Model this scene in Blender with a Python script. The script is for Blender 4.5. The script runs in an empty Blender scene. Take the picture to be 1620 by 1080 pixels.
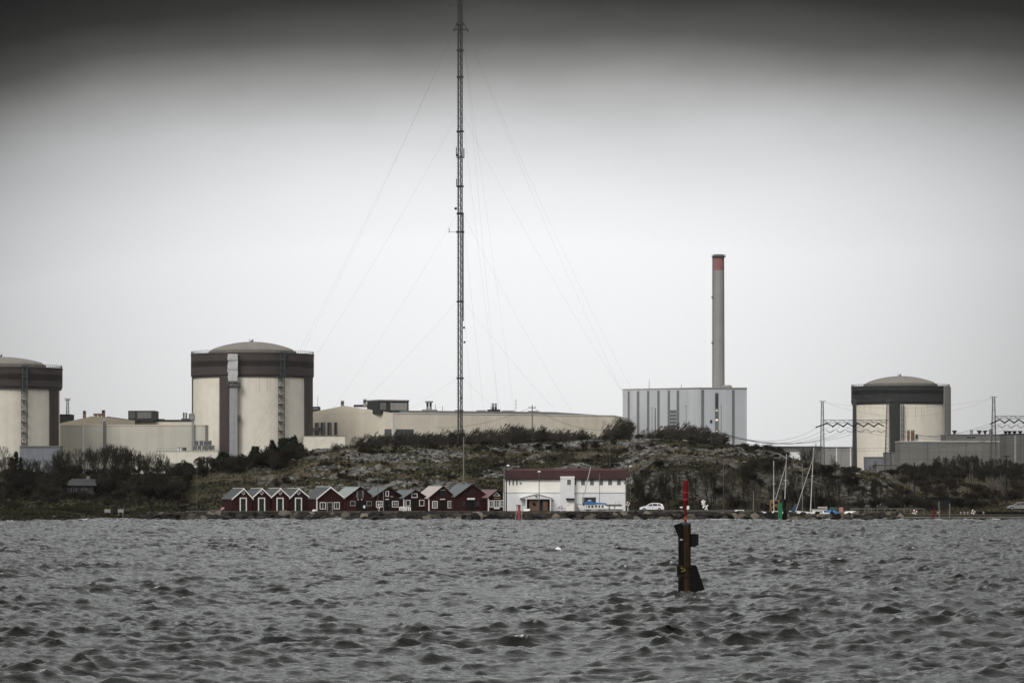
import bpy, bmesh, math, random
import numpy as np
from mathutils import Vector

# ------------------------------------------------------------------ camera, sky, sun, exposure
scene = bpy.context.scene
COL = scene.collection
F, CX, HY, CAMH = 4960.0, 810.0, 764.0, 7.0       # focal length in photo pixels, principal column, horizon row, eye height

cam_data = bpy.data.cameras.new("camera")
cam = bpy.data.objects.new("camera", cam_data)
COL.objects.link(cam)
cam.location = (0, 0, CAMH)
cam.rotation_euler = (math.radians(90), 0, 0)
cam_data.sensor_width = 36.0
cam_data.lens = 36.0 * F / 1620.0
cam_data.shift_y = (HY - 540.0) / 1620.0
cam_data.clip_start = 1.0
cam_data.clip_end = 9000.0
scene.camera = cam

SUN_EL, SUN_AZ = math.radians(42), math.radians(208)   # azimuth clockwise from +Y: behind the camera, a little to the left
SUN_STRENGTH, EXPOSURE = 2.0, 0.12
ZENITH = 1.3

def build_world():
    w = bpy.data.worlds.new("World"); scene.world = w; w.use_nodes = True
    nt = w.node_tree; nt.nodes.clear(); N = nt.nodes.new; L = nt.links.new
    def math_node(op, a, b=None, clamp=False):
        n = N("ShaderNodeMath"); n.operation = op; n.use_clamp = clamp
        for i, v in enumerate((a, b)):
            if v is None: continue
            if hasattr(v, "default_value") or hasattr(v, "is_linked"): L(v, n.inputs[i])
            else: n.inputs[i].default_value = v
        return n.outputs[0]
    tc = N("ShaderNodeTexCoord"); sep = N("ShaderNodeSeparateXYZ"); L(tc.outputs["Generated"], sep.inputs[0])
    noise = N("ShaderNodeTexNoise"); noise.inputs["Scale"].default_value = 9.0; noise.inputs["Detail"].default_value = 4.0
    mp = N("ShaderNodeMapping"); mp.inputs["Scale"].default_value = (1, 1, 2.5); L(tc.outputs["Generated"], mp.inputs[0]); L(mp.outputs[0], noise.inputs["Vector"])
    side = math_node("POWER", math_node("ABSOLUTE", math_node("DIVIDE", sep.outputs[0], 0.163)), 2.4)
    side = math_node("MINIMUM", side, 1.6)
    wob = math_node("MULTIPLY", math_node("SUBTRACT", noise.outputs["Fac"], 0.5), 0.014)
    elev = math_node("ADD", math_node("ADD", sep.outputs[2], math_node("MULTIPLY", side, math_node("ADD", 0.0105, math_node("MULTIPLY", sep.outputs[0], -0.034)))), wob)
    pos = math_node("DIVIDE", elev, 0.5, True)
    ramp = N("ShaderNodeValToRGB"); L(pos, ramp.inputs[0])
    stops = [(0, .76), (.05, .84), (.077, .88), (.093, .79), (.103, .70), (.113, .59), (.123, .41), (.133, .22), (.141, .098), (.152, .033), (.168, .008), (.19, .012), (.235, .5), (.30, 1.2), (.40, ZENITH)]
    cr = ramp.color_ramp
    while len(cr.elements) < len(stops): cr.elements.new(0.5)
    for e, (p, v) in zip(cr.elements, stops):
        e.position = p / 0.5; w_ = min(1, v/.6); e.color = (v * (1.0 - .012*w_), v * (1.0 - .008*w_), v * (.93 + .075*w_), 1)
    sky = N("ShaderNodeTexSky"); sky.sky_type = 'NISHITA'; sky.sun_disc = False
    sky.sun_elevation = SUN_EL; sky.sun_rotation = SUN_AZ
    hs = N("ShaderNodeHueSaturation"); hs.inputs["Saturation"].default_value = 0.15; hs.inputs["Value"].default_value = 1.6; L(sky.outputs[0], hs.inputs["Color"])
    mixc = N("ShaderNodeMix"); mixc.data_type = 'RGBA'; mixc.inputs[0].default_value = 0.85
    L(hs.outputs[0], mixc.inputs[6]); mixc.inputs[7].default_value = (10, 10, 10, 1)
    mul = N("ShaderNodeMix"); mul.data_type = 'RGBA'; mul.blend_type = 'MULTIPLY'; mul.inputs[0].default_value = 1.0
    L(mixc.outputs[2], mul.inputs[6]); L(ramp.outputs[0], mul.inputs[7])
    dim = math_node("SUBTRACT", 1.0, math_node("MULTIPLY", math_node("MINIMUM", side, 1.0), 0.40))
    mul2 = N("ShaderNodeVectorMath"); mul2.operation = 'SCALE'; L(mul.outputs[2], mul2.inputs[0]); L(dim, mul2.inputs["Scale"])
    bg = N("ShaderNodeBackground"); bg.inputs["Strength"].default_value = 0.1; L(mul2.outputs[0], bg.inputs["Color"])
    out = N("ShaderNodeOutputWorld"); L(bg.outputs[0], out.inputs["Surface"])
build_world()

sun_data = bpy.data.lights.new("sun", 'SUN'); sun_data.energy = SUN_STRENGTH; sun_data.angle = math.radians(25); sun_data.color = (1, 0.97, 0.93)
sun = bpy.data.objects.new("sun", sun_data); COL.objects.link(sun)
sd = Vector((math.sin(SUN_AZ) * math.cos(SUN_EL), math.cos(SUN_AZ) * math.cos(SUN_EL), math.sin(SUN_EL)))
sun.rotation_euler = sd.to_track_quat('Z', 'Y').to_euler()

vs = scene.view_settings
vs.view_transform = 'Standard'; vs.look = 'None'; vs.exposure = EXPOSURE; vs.gamma = 1.0; vs.use_curve_mapping = False
scene.cycles.use_denoising = True
scene.cycles.max_bounces = 6; scene.cycles.volume_bounces = 0; scene.cycles.transparent_max_bounces = 8

# ------------------------------------------------------------------ helpers
class MB:
    """collects shapes and links them as one mesh object"""
    def __init__(s): s.v = []; s.f = []
    def add(s, vs_, fs_):
        o = len(s.v); s.v.extend(vs_); s.f.extend([tuple(i + o for i in f) for f in fs_]); return s
    def box(s, x0, x1, y0, y1, z0, z1):
        return s.add([(x0,y0,z0),(x1,y0,z0),(x1,y1,z0),(x0,y1,z0),(x0,y0,z1),(x1,y0,z1),(x1,y1,z1),(x0,y1,z1)],
                     [(0,3,2,1),(4,5,6,7),(0,1,5,4),(1,2,6,5),(2,3,7,6),(3,0,4,7)])
    def tube(s, p0, p1, r0, r1=None, n=8):
        r1 = r0 if r1 is None else r1
        a, b = Vector(p0), Vector(p1); d = (b - a).normalized()
        u = d.cross(Vector((0,0,1)) if abs(d.z) < .9 else Vector((1,0,0))).normalized(); w = d.cross(u)
        vs_ = []
        for c, r in ((a, r0), (b, r1)):
            for i in range(n):
                t = 2*math.pi*i/n; vs_.append(tuple(c + (u*math.cos(t) + w*math.sin(t))*r))
        fs_ = [(i, (i+1)%n, n+(i+1)%n, n+i) for i in range(n)] + [tuple(range(n-1,-1,-1)), tuple(range(n,2*n))]
        return s.add(vs_, fs_)
    def poly(s, pts, r, n=5):
        for a, b in zip(pts[:-1], pts[1:]): s.tube(a, b, r, r, n)
        return s
    def lathe(s, prof, n=64, cx=0, cy=0, cap=True):
        vs_ = []; m = len(prof)
        for r, z in prof:
            for i in range(n):
                t = 2*math.pi*i/n; vs_.append((cx + r*math.cos(t), cy + r*math.sin(t), z))
        fs_ = [(k*n+i, k*n+(i+1)%n, (k+1)*n+(i+1)%n, (k+1)*n+i) for k in range(m-1) for i in range(n)]
        if cap: fs_ += [tuple(range(n-1,-1,-1)), tuple(range((m-1)*n, m*n))]
        return s.add(vs_, fs_)
    def prism(s, poly, y0, y1):
        n = len(poly)
        vs_ = [(x,y0,z) for x,z in poly] + [(x,y1,z) for x,z in poly]
        return s.add(vs_, [tuple(range(n)), tuple(range(2*n-1,n-1,-1))] + [(i,(i+1)%n,n+(i+1)%n,n+i) for i in range(n)])
    def prism_up(s, poly, z0, z1):
        n = len(poly)
        vs_ = [(x,y,z0) for x,y in poly] + [(x,y,z1) for x,y in poly]
        return s.add(vs_, [tuple(range(n-1,-1,-1)), tuple(range(n,2*n))] + [(i,(i+1)%n,n+(i+1)%n,n+i) for i in range(n)])
    def arc(s, r0, r1, a0, a1, z0, z1, n=8):
        """slab on a cylinder; angle 0 faces the camera (-Y), positive to the right"""
        vs_ = []
        for i in range(n+1):
            t = a0 + (a1-a0)*i/n; sx, cy = math.sin(t), -math.cos(t)
            vs_ += [(r0*sx,r0*cy,z0),(r1*sx,r1*cy,z0),(r1*sx,r1*cy,z1),(r0*sx,r0*cy,z1)]
        fs_ = []
        for i in range(n):
            a = 4*i; b = a+4
            for k in range(4): fs_.append((a+k, a+(k+1)%4, b+(k+1)%4, b+k))
        fs_ += [(0,1,2,3), (4*n+3,4*n+2,4*n+1,4*n)]
        return s.add(vs_, fs_)
    def build(s, name, mat, parent=None, loc=None, smooth=False, bevel=0):
        me = bpy.data.meshes.new(name); me.from_pydata(s.v, [], s.f)
        bm = bmesh.new(); bm.from_mesh(me); bmesh.ops.recalc_face_normals(bm, faces=bm.faces)
        if bevel: bmesh.ops.bevel(bm, geom=[e for e in bm.edges], offset=bevel, segments=2, affect='EDGES', clamp_overlap=True)
        bm.to_mesh(me); bm.free()
        me.materials.append(mat)
        if smooth:
            me.polygons.foreach_set("use_smooth", [True]*len(me.polygons))
            try: me.set_sharp_from_angle(angle=math.radians(35))
            except Exception: pass
        o = bpy.data.objects.new(name, me); COL.objects.link(o)
        if parent is not None: o.parent = parent
        if loc is not None: o.location = loc
        return o

def tag(o, label=None, cat=None, group=None, kind=None):
    for k, v in (("label", label), ("category", cat), ("group", group), ("kind", kind)):
        if v: o[k] = v
    return o
def thing(name, label, cat, loc, rz=0.0, group=None):
    o = bpy.data.objects.new(name, None); COL.objects.link(o); o.location = loc; o.rotation_euler = (0,0,rz)
    o.empty_display_size = 0.5
    return tag(o, label, cat, group)
def children(o): return [c for c in COL.objects if c.parent is o]
def copy_tree(o, parent=None):
    c = o.copy(); COL.objects.link(c)
    if parent is not None: c.parent = parent
    for ch in KIDS.get(o.name, []): copy_tree(ch, c)
    return c
KIDS = {}
def remember(o, *kids): KIDS[o.name] = list(kids)

class Fr:
    """local frame of a thing: metres right of and above the photo point (px, py) at distance Y"""
    def __init__(s, px, py, Y):
        s.px, s.py, s.Y, s.k = px, py, Y, Y/F
        s.loc = ((px-CX)*s.k, Y, CAMH + (HY-py)*s.k)
    def x(s, px): return (px - s.px)*s.k
    def z(s, py): return (s.py - py)*s.k
def at(px, py, Y): return ((px-CX)/F*Y, Y, CAMH + (HY-py)/F*Y)

# ------------------------------------------------------------------ materials
def new_mat(name):
    m = bpy.data.materials.new(name); m.use_nodes = True
    nt = m.node_tree; b = nt.nodes["Principled BSDF"]
    return m, nt, b
def pm(name, col, rough=0.8, var=0.18, scale=0.6, stretch=(1,1,1), streak=None, streak_scale=(0.9,0.9,0.03), streak_amt=0.5, panels=None, bump=0.0, metal=0.0, spec=0.3, emit=None, drips=None, rand=0.0):
    m, nt, b = new_mat(name); N = nt.nodes.new; L = nt.links.new
    tc = N("ShaderNodeTexCoord"); mp = N("ShaderNodeMapping"); L(tc.outputs["Object"], mp.inputs[0]); mp.inputs["Scale"].default_value = stretch
    n = N("ShaderNodeTexNoise"); n.inputs["Scale"].default_value = scale; n.inputs["Detail"].default_value = 7; n.inputs["Roughness"].default_value = 0.65
    L(mp.outputs[0], n.inputs["Vector"])
    r = N("ShaderNodeValToRGB"); L(n.outputs["Fac"], r.inputs[0])
    r.color_ramp.elements[0].position = 0.3; r.color_ramp.elements[1].position = 0.7
    r.color_ramp.elements[0].color = tuple(c*(1-var) for c in col) + (1,)
    r.color_ramp.elements[1].color = tuple(min(1, c*(1+var)) for c in col) + (1,)
    out = r.outputs[0]
    if streak:
        mp2 = N("ShaderNodeMapping"); L(tc.outputs["Object"], mp2.inputs[0]); mp2.inputs["Scale"].default_value = streak_scale
        n2 = N("ShaderNodeTexNoise"); n2.inputs["Scale"].default_value = 1.0; n2.inputs["Detail"].default_value = 5; L(mp2.outputs[0], n2.inputs["Vector"])
        mr = N("ShaderNodeMapRange"); mr.inputs[1].default_value = 0.5; mr.inputs[2].default_value = 0.75; mr.inputs[4].default_value = streak_amt; L(n2.outputs["Fac"], mr.inputs[0])
        mx = N("ShaderNodeMix"); mx.data_type = 'RGBA'; L(mr.outputs[0], mx.inputs[0]); L(out, mx.inputs[6]); mx.inputs[7].default_value = tuple(streak) + (1,)
        out = mx.outputs[2]
    if panels:
        sp = N("ShaderNodeSeparateXYZ"); L(tc.outputs["Object"], sp.inputs[0]); cb = N("ShaderNodeCombineXYZ"); L(sp.outputs[0], cb.inputs[0]); L(sp.outputs[2], cb.inputs[1])
        br = N("ShaderNodeTexBrick"); br.offset = 0.0; br.inputs["Scale"].default_value = 1.0; br.inputs["Brick Width"].default_value = panels[0]; br.inputs["Row Height"].default_value = panels[1]
        br.inputs["Mortar Size"].default_value = panels[2]; br.inputs["Mortar Smooth"].default_value = 0.3; L(cb.outputs[0], br.inputs["Vector"])
        br.inputs["Color1"].default_value = (1,1,1,1); br.inputs["Color2"].default_value = (0.9,0.9,0.9,1); br.inputs["Mortar"].default_value = (panels[3],)*3 + (1,)
        mx = N("ShaderNodeMix"); mx.data_type = 'RGBA'; mx.blend_type = 'MULTIPLY'; mx.inputs[0].default_value = 1; L(out, mx.inputs[6]); L(br.outputs["Color"], mx.inputs[7]); out = mx.outputs[2]
    if drips:
        zt, ln, dc = drips
        sp = N("ShaderNodeSeparateXYZ"); L(tc.outputs["Object"], sp.inputs[0])
        g = N("ShaderNodeMapRange"); g.inputs[1].default_value = zt-ln; g.inputs[2].default_value = zt; L(sp.outputs[2], g.inputs[0])
        mp3 = N("ShaderNodeMapping"); mp3.inputs["Scale"].default_value = (1.1, 1.1, .035); L(tc.outputs["Object"], mp3.inputs[0])
        n3 = N("ShaderNodeTexNoise"); n3.inputs["Scale"].default_value = 1.0; n3.inputs["Detail"].default_value = 3; L(mp3.outputs[0], n3.inputs["Vector"])
        m3 = N("ShaderNodeMapRange"); m3.inputs[1].default_value = .56; m3.inputs[2].default_value = .74; L(n3.outputs["Fac"], m3.inputs[0])
        mu = N("ShaderNodeMath"); mu.operation = 'MULTIPLY'; L(g.outputs[0], mu.inputs[0]); L(m3.outputs[0], mu.inputs[1])
        mx = N("ShaderNodeMix"); mx.data_type = 'RGBA'; L(mu.outputs[0], mx.inputs[0]); L(out, mx.inputs[6]); mx.inputs[7].default_value = tuple(dc) + (1,); out = mx.outputs[2]
    if rand:
        oi = N("ShaderNodeObjectInfo"); rr = N("ShaderNodeMapRange"); rr.inputs[3].default_value = 1-rand; rr.inputs[4].default_value = 1+rand; L(oi.outputs["Random"], rr.inputs[0])
        sc_ = N("ShaderNodeVectorMath"); sc_.operation = 'SCALE'; L(out, sc_.inputs[0]); L(rr.outputs[0], sc_.inputs["Scale"]); out = sc_.outputs[0]
    L(out, b.inputs["Base Color"])
    b.inputs["Roughness"].default_value = rough; b.inputs["Metallic"].default_value = metal; b.inputs["Specular IOR Level"].default_value = spec
    if bump:
        bp = N("ShaderNodeBump"); bp.inputs["Strength"].default_value = bump; bp.inputs["Distance"].default_value = 0.2; L(n.outputs["Fac"], bp.inputs["Height"]); L(bp.outputs[0], b.inputs["Normal"])
    if emit:
        b.inputs["Emission Color"].default_value = emit[0] + (1,); b.inputs["Emission Strength"].default_value = emit[1]
    return m
M = {}
M['cream'] = pm('cream concrete', (.62,.585,.505), .85, .07, .25, streak=(.50,.46,.39), streak_amt=.4, streak_scale=(.5,.5,.02))
M['cream_drip'] = pm('stained cream concrete', (.64,.60,.515), .85, .07, .25, streak=(.50,.46,.38), streak_amt=.4, streak_scale=(.5,.5,.02), drips=(30, 8, (.27,.20,.13)))
M['cream_plain'] = pm('cream cladding', (.60,.55,.455), .8, .06, .12, streak=(.44,.38,.29), streak_amt=.35, streak_scale=(.25,.25,.02), panels=(3.0,40,.05,.95))
M['cream_grey'] = pm('greyish cream cladding', (.49,.47,.40), .8, .06, .12, streak=(.36,.335,.28), streak_amt=.4, streak_scale=(.3,.3,.03), panels=(2.4,30,.06,.93))
M['brown_gable'] = pm('olive brown cladding', (.25,.22,.165), .8, .07, .15)
M['band_brown'] = pm('dark brown metal cladding', (.056,.046,.043), .6, .14, .4, stretch=(1,1,.3), spec=.1)
M['band_brown_mid'] = pm('dark brown recessed cladding', (.042,.034,.032), .6, .14, .4, stretch=(1,1,.3))
M['band_grey'] = pm('dark green grey metal cladding', (.030,.032,.030), .6, .14, .4, stretch=(1,1,.3), spec=.1)
M['dome'] = pm('grey brown dome roofing', (.165,.152,.130), .85, .12, .35, streak=(.215,.203,.18), streak_amt=.5, streak_scale=(.4,.4,.4))
M['dark_metal'] = pm('dark metal', (.035,.036,.036), .6, .2, 1.0, spec=.1)
M['black_metal'] = pm('blackish metal', (.016,.017,.017), .6, .25, 1.0, spec=.06)
M['steel'] = pm('grey galvanised steel', (.2,.205,.205), .55, .15, 1.0, metal=.2)
M['steel_dark'] = pm('weathered dark steel', (.085,.088,.088), .6, .2, 1.0, spec=.1)
M['shaft'] = pm('grey ventilation duct', (.27,.275,.28), .6, .1, .5, streak=(.19,.19,.19), streak_amt=.6)
M['wrap'] = pm('pale plastic wrap', (.42,.43,.43), .5, .2, .5, stretch=(1,1,.5), bump=.4)
M['teal'] = pm('teal scaffold netting', (.06,.085,.083), .8, .2, .7)
M['concrete'] = pm('grey concrete', (.24,.235,.22), .9, .12, .3, streak=(.15,.145,.135), streak_amt=.5)
M['concrete_dark'] = pm('dark grey concrete', (.15,.15,.14), .9, .12, .3, streak=(.09,.09,.085), streak_amt=.5, spec=.1)
M['grey_clad'] = pm('pale grey cladding', (.42,.435,.45), .7, .05, .1, streak=(.36,.375,.39), streak_amt=.4, streak_scale=(.3,.3,.03), panels=(2.0,60,.08,.93))
M['grey_recess'] = pm('dark grey recess strip', (.13,.135,.14), .7, .1, .4)
M['grey_box'] = pm('blue grey sheet metal', (.16,.17,.19), .6, .08, .3, panels=(1.2,30,.08,.85))
M['panel_green'] = pm('grey green wall panels', (.15,.15,.135), .8, .1, .1, panels=(6.2,3.2,.10,.6), streak=(.1,.1,.09), streak_amt=.5)
M['panel_dark'] = pm('dark grey wall panels', (.10,.10,.093), .8, .1, .1, panels=(7.0,6.0,.12,.6))
M['roof_dark'] = pm('dark roofing felt', (.045,.047,.047), .85, .15, .3, spec=.1)
M['roof_white'] = pm('white roof edge', (.6,.6,.58), .6, .05, .3)
M['rust_orange'] = pm('rusty orange metal', (.13,.072,.052), .75, .2, 1.0)
M['rust_grey'] = pm('grey brown metal flue', (.22,.19,.165), .75, .2, 1.0)
M['glass_dark'] = pm('dark window glass', (.02,.023,.023), .12, .2, .8, spec=.5)
M['glass_grey'] = pm('grey window glass', (.10,.115,.11), .2, .2, .8, spec=.5)
M['lit'] = pm('lit window', (.5,.45,.35), .5, .02, 1, emit=((1.0,.9,.72), .75))
M['stack'] = pm('stack concrete', (.255,.25,.238), .9, .08, .2, streak=(.155,.15,.14), streak_amt=.6, streak_scale=(.8,.8,.008))
M['stack_red'] = pm('faded red stack paint', (.24,.11,.11), .85, .25, .25)
M['mast_steel'] = pm('dark mast steel', (.042,.043,.041), .6, .2, 1.0, spec=.1)
M['wire'] = pm('steel wire', (.10,.10,.10), .6, .05, 1.0)
M['cable'] = pm('dark cable', (.035,.035,.035), .7, .05, 1.0)
M['red_wood'] = pm('falu red boards', (.034,.0115,.011), .85, .25, .8, stretch=(5,5,.6), spec=.06)
M['red_wood_dark'] = pm('dark red boards', (.025,.009,.009), .85, .3, .8, stretch=(5,5,.6), spec=.06)
M['white_trim'] = pm('white painted trim', (.72,.70,.66), .6, .08, 1.2)
M['grey_wood'] = pm('weathered grey wood', (.16,.15,.13), .85, .25, 1.5)
M['door_dark'] = pm('dark green door', (.012,.016,.014), .6, .3, 1.0)
M['door_opening_black'] = pm('black tarred door and opening shade', (.010,.010,.010), .7, .3, 1.0, spec=.06)
M['roof_slate'] = pm('dark slate roofing', (.058,.062,.062), .8, .2, .9, stretch=(1,1,1))
M['roof_green'] = pm('grey green sheet roof', (.21,.235,.22), .55, .10, .8)
M['roof_grey'] = pm('grey felt roof', (.10,.108,.11), .75, .15, .9)
M['roof_pale'] = pm('pale pinkish roof tiles', (.36,.315,.29), .8, .12, 1.0)
M['roof_teal'] = pm('blue grey sheet roof', (.085,.098,.098), .6, .12, .9)
M['roof_plum'] = pm('faded red roof sheets', (.15,.095,.09), .75, .15, .9)
M['render_white'] = pm('white render upper wall', (.78,.76,.70), .8, .05, .35, streak=(.68,.65,.58), streak_amt=.3)
M['render_low'] = pm('white render lower wall', (.66,.66,.66), .8, .05, .35, streak=(.56,.56,.55), streak_amt=.35)
M['roof_red'] = pm('dark red metal roof', (.050,.020,.020), .6, .12, .5, panels=(.6,30,.06,.8))
M['roof_red_top'] = pm('faded red roof top', (.10,.055,.052), .7, .2, .5)
M['brown_door'] = pm('brown wooden gate', (.115,.066,.04), .7, .3, 1.0, stretch=(4,4,.5))
M['rubber'] = pm('black rubber', (.012,.012,.012), .7, .1, 2, spec=.06)
M['car_white'] = pm('white car paint', (.75,.76,.77), .25, .02, 1, spec=.5)
M['gelcoat'] = pm('white hull paint', (.68,.68,.66), .4, .08, .8)
M['blue_tarp'] = pm('blue tarpaulin', (.035,.14,.34), .6, .2, 1.0)
M['navy'] = pm('navy canvas', (.03,.05,.09), .7, .2, 1.0)
M['green_paint'] = pm('green mark paint', (.012,.13,.05), .5, .2, 1.5)
M['green_dark'] = pm('dark green tarpaulin', (.015,.045,.03), .7, .2, 1.0)
M['red_paint'] = pm('red mark paint', (.105,.005,.007), .6, .35, 2.5, spec=.1)
M['red_pole'] = pm('red pole paint', (.30,.05,.065), .6, .2, 1.0)
M['orange'] = pm('orange paint', (.26,.07,.025), .6, .15, 1.0, spec=.1)
M['yellow_wood'] = pm('yellowed timber', (.28,.18,.07), .8, .2, 1.0)
M['alu'] = pm('aluminium spar', (.62,.62,.60), .4, .06, .8, metal=.3)
M['rope_white'] = pm('pale rope', (.4,.4,.38), .8, .1, 1)
M['bark'] = pm('dark bark', (.017,.015,.012), .9, .3, 2.0, spec=.06)
M['twig'] = pm('bare twigs', (.028,.025,.0185), .9, .3, .8, rand=.45, spec=.06)
M['twig_brown'] = pm('brown heath twigs', (.030,.0245,.0175), .9, .35, .8, rand=.4, spec=.06)
M['twig_scrub'] = pm('grey brown scrub twigs', (.052,.046,.036), .9, .35, .8, rand=.35, spec=.06)
M['twig_grey'] = pm('pale grey twigs', (.10,.093,.08), .9, .3, .8, spec=.06)
M['needle'] = pm('dark evergreen needles', (.009,.014,.008), .8, .45, .9, spec=.06)
M['leaf_green'] = pm('dull evergreen leaves', (.016,.023,.012), .8, .45, .9, spec=.06)
M['boulder'] = pm('dark shore granite', (.021,.0195,.0175), .85, .55, .9, bump=.6, rand=.6, spec=.06)
M['boulder_pale'] = pm('paler brown granite', (.095,.084,.068), .85, .4, .9, bump=.6, rand=.6, spec=.06)
M['pile_rust'] = pm('rusty brown pile', (.028,.017,.009), .75, .55, 1.4, stretch=(3,3,.5), streak=(.016,.011,.008), streak_amt=.85, streak_scale=(4,4,.35), bump=.3, spec=.06)
M['pile_black'] = pm('tarred black timber', (.006,.0056,.0052), .9, .4, 1.5, stretch=(3,3,.5), bump=.3, spec=.06)
M['lichen'] = pm('yellow lichen patch', (.13,.105,.022), .9, .4, 8.0)
M['white_patch'] = pm('white reflector', (.28,.28,.28), .5, .1, 2)
M['quay'] = pm('wet quay gravel', (.055,.052,.046), .9, .3, .8, bump=.2, spec=.06)
M['timber'] = pm('dark wet timber', (.026,.024,.020), .8, .35, .8, stretch=(.4,1,2), spec=.06)
M['pink'] = pm('faded pink panel', (.35,.17,.16), .7, .15, 1)
# ------------------------------------------------------------------ noise for terrain and water
_rng = np.random.RandomState(7)
_lat = _rng.rand(256, 256)
def vnoise(x, y):
    xi = np.floor(x).astype(np.int64); yi = np.floor(y).astype(np.int64)
    fx = x - xi; fy = y - yi
    fx = fx*fx*(3-2*fx); fy = fy*fy*(3-2*fy)
    a = _lat[xi & 255, yi & 255]; b = _lat[(xi+1) & 255, yi & 255]; c = _lat[xi & 255, (yi+1) & 255]; d = _lat[(xi+1) & 255, (yi+1) & 255]
    return (a*(1-fx)+b*fx)*(1-fy) + (c*(1-fx)+d*fx)*fy
def fbm(x, y, o=4):
    s = 0; a = .5; t = 0
    for i in range(o):
        s = s + a*vnoise(x*2**i + 17.3*i, y*2**i + 41.7*i); t += a; a *= .55
    return s/t
def sstep(a, b, x):
    t = np.clip((x-a)/(b-a), 0, 1); return t*t*(3-2*t)

# ------------------------------------------------------------------ ground
RU = [-400, 0, 150, 250, 300, 350, 400, 450, 500, 550, 600, 700, 800, 850, 900, 950, 1000, 1050, 1100, 1150, 1200, 1250, 1300, 1350, 1400, 1440, 1500, 1620, 2000]
RP = [752, 752, 752, 751, 748, 742, 734, 723, 711, 707, 705, 705, 702, 700, 699, 696, 695, 696, 699, 704, 711, 722, 737, 745, 750, 748, 749, 749, 749]
SU = [-400, 0, 100, 160, 200, 226, 236, 2200]
SY = [535, 566, 580, 606, 622, 610, 598, 598]
def ground(X, Y):
    X = np.asarray(X, float); Y = np.asarray(Y, float)
    Yc = np.maximum(Y, 300.0)
    u = X/Yc*F + CX
    ys = np.interp(u, SU, SY)
    yr = 740 + 260*sstep(1385, 1450, u)
    zr = CAMH + (HY - np.interp(u, RU, RP))*yr/F
    left = 1 - sstep(215, 245, u)
    quay = 1.45 - 0.45*sstep(1415, 1445, u)
    basin = sstep(1186, 1196, u)*(1 - sstep(1348, 1356, u))*sstep(602.5, 604.5, Y)*(1-sstep(616, 624, Y))
    yb = np.interp(u, [-400, 300, 420, 1000, 1040, 1400, 1440], [628, 630, 634, 634, 636, 634, 628])
    # shore: from the sea bed up the bank to the quay, or a shelving beach on the far left
    bank = np.interp(Y - ys, [-30, -1.0, 0, 5.5], [-4, -1.2, -.4, 1.0]) - .5*basin*0
    bank = np.minimum(np.where(Y-ys > 5.5, 99, bank), quay) + np.where((Y-ys > 0) & (Y-ys < 5.5), (quay-1.0)*(Y-ys)/5.5, 0)
    bank = np.minimum(bank, quay)
    beach = np.interp(Y - ys, [-30, 0, 14, 40], [-3, -.05, .55, 1.6]) + 0.25*(fbm(X/3, Y/3)-.5)*sstep(-2, 6, Y-ys)
    low = bank*(1-left) + beach*left
    low = low*(1-basin) - 1.0*basin
    s = np.clip((Y - yb)/(yr - yb), 0, 1.3)
    s1 = np.minimum(s, 1)
    cliff = sstep(985, 1050, u)*(1 - sstep(1330, 1410, u))
    f = (s1**0.85)*(1-cliff) + cliff*(0.55*sstep(0, .11, s1) + .45*s1**.9)
    z = low + (zr - low)*f
    plat = np.minimum(8 + (Y-800)*.0074, zr-.3+np.maximum(0, Y-1000)*.0074)
    t = sstep(0, 60, Y - yr)
    z = np.where(Y > yr, zr*(1-t) + plat*t, z)
    # rocky relief
    m = sstep(0.0, .08, s)*(1 - .55*sstep(.75, 1.0, s))*(1 - sstep(30, 120, Y-yr))
    m = m*(1 - .55*(1-sstep(250, 420, u)))*(1-.7*sstep(1400, 1450, u))
    big = fbm(X/17 + 3, Y/11 + 9, 3) - .5
    r1 = fbm(X/6.0 + 31, Y/4.0 + 5, 4)
    step = np.floor(r1*7)/7 + sstep(.55, 1, (r1*7) % 1)/7
    z = z + m*(2.6*big + 3.2*(step-.5) + .8*(fbm(X/1.6, Y/1.6, 3)-.5))
    return z
def gz(x, y): return float(ground(np.array([x]), np.array([y]))[0])

def grid_mesh(name, P, nr, nc, smooth=True):
    me = bpy.data.meshes.new(name)
    idx = np.arange(nr*nc).reshape(nr, nc)
    q = np.stack([idx[:-1,:-1], idx[:-1,1:], idx[1:,1:], idx[1:,:-1]], -1).reshape(-1, 4)
    me.vertices.add(nr*nc); me.vertices.foreach_set("co", P.astype(np.float32).ravel())
    me.loops.add(q.size); me.loops.foreach_set("vertex_index", q.astype(np.int32).ravel())
    me.polygons.add(len(q)); me.polygons.foreach_set("loop_start", np.arange(0, q.size, 4, dtype=np.int32))
    me.polygons.foreach_set("use_smooth", np.full(len(q), smooth))
    me.update(calc_edges=True)
    return me
def float_attr(me, name, vals):
    a = me.attributes.new(name, 'FLOAT', 'POINT'); a.data.foreach_set("value", np.asarray(vals, np.float32).ravel())

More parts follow.
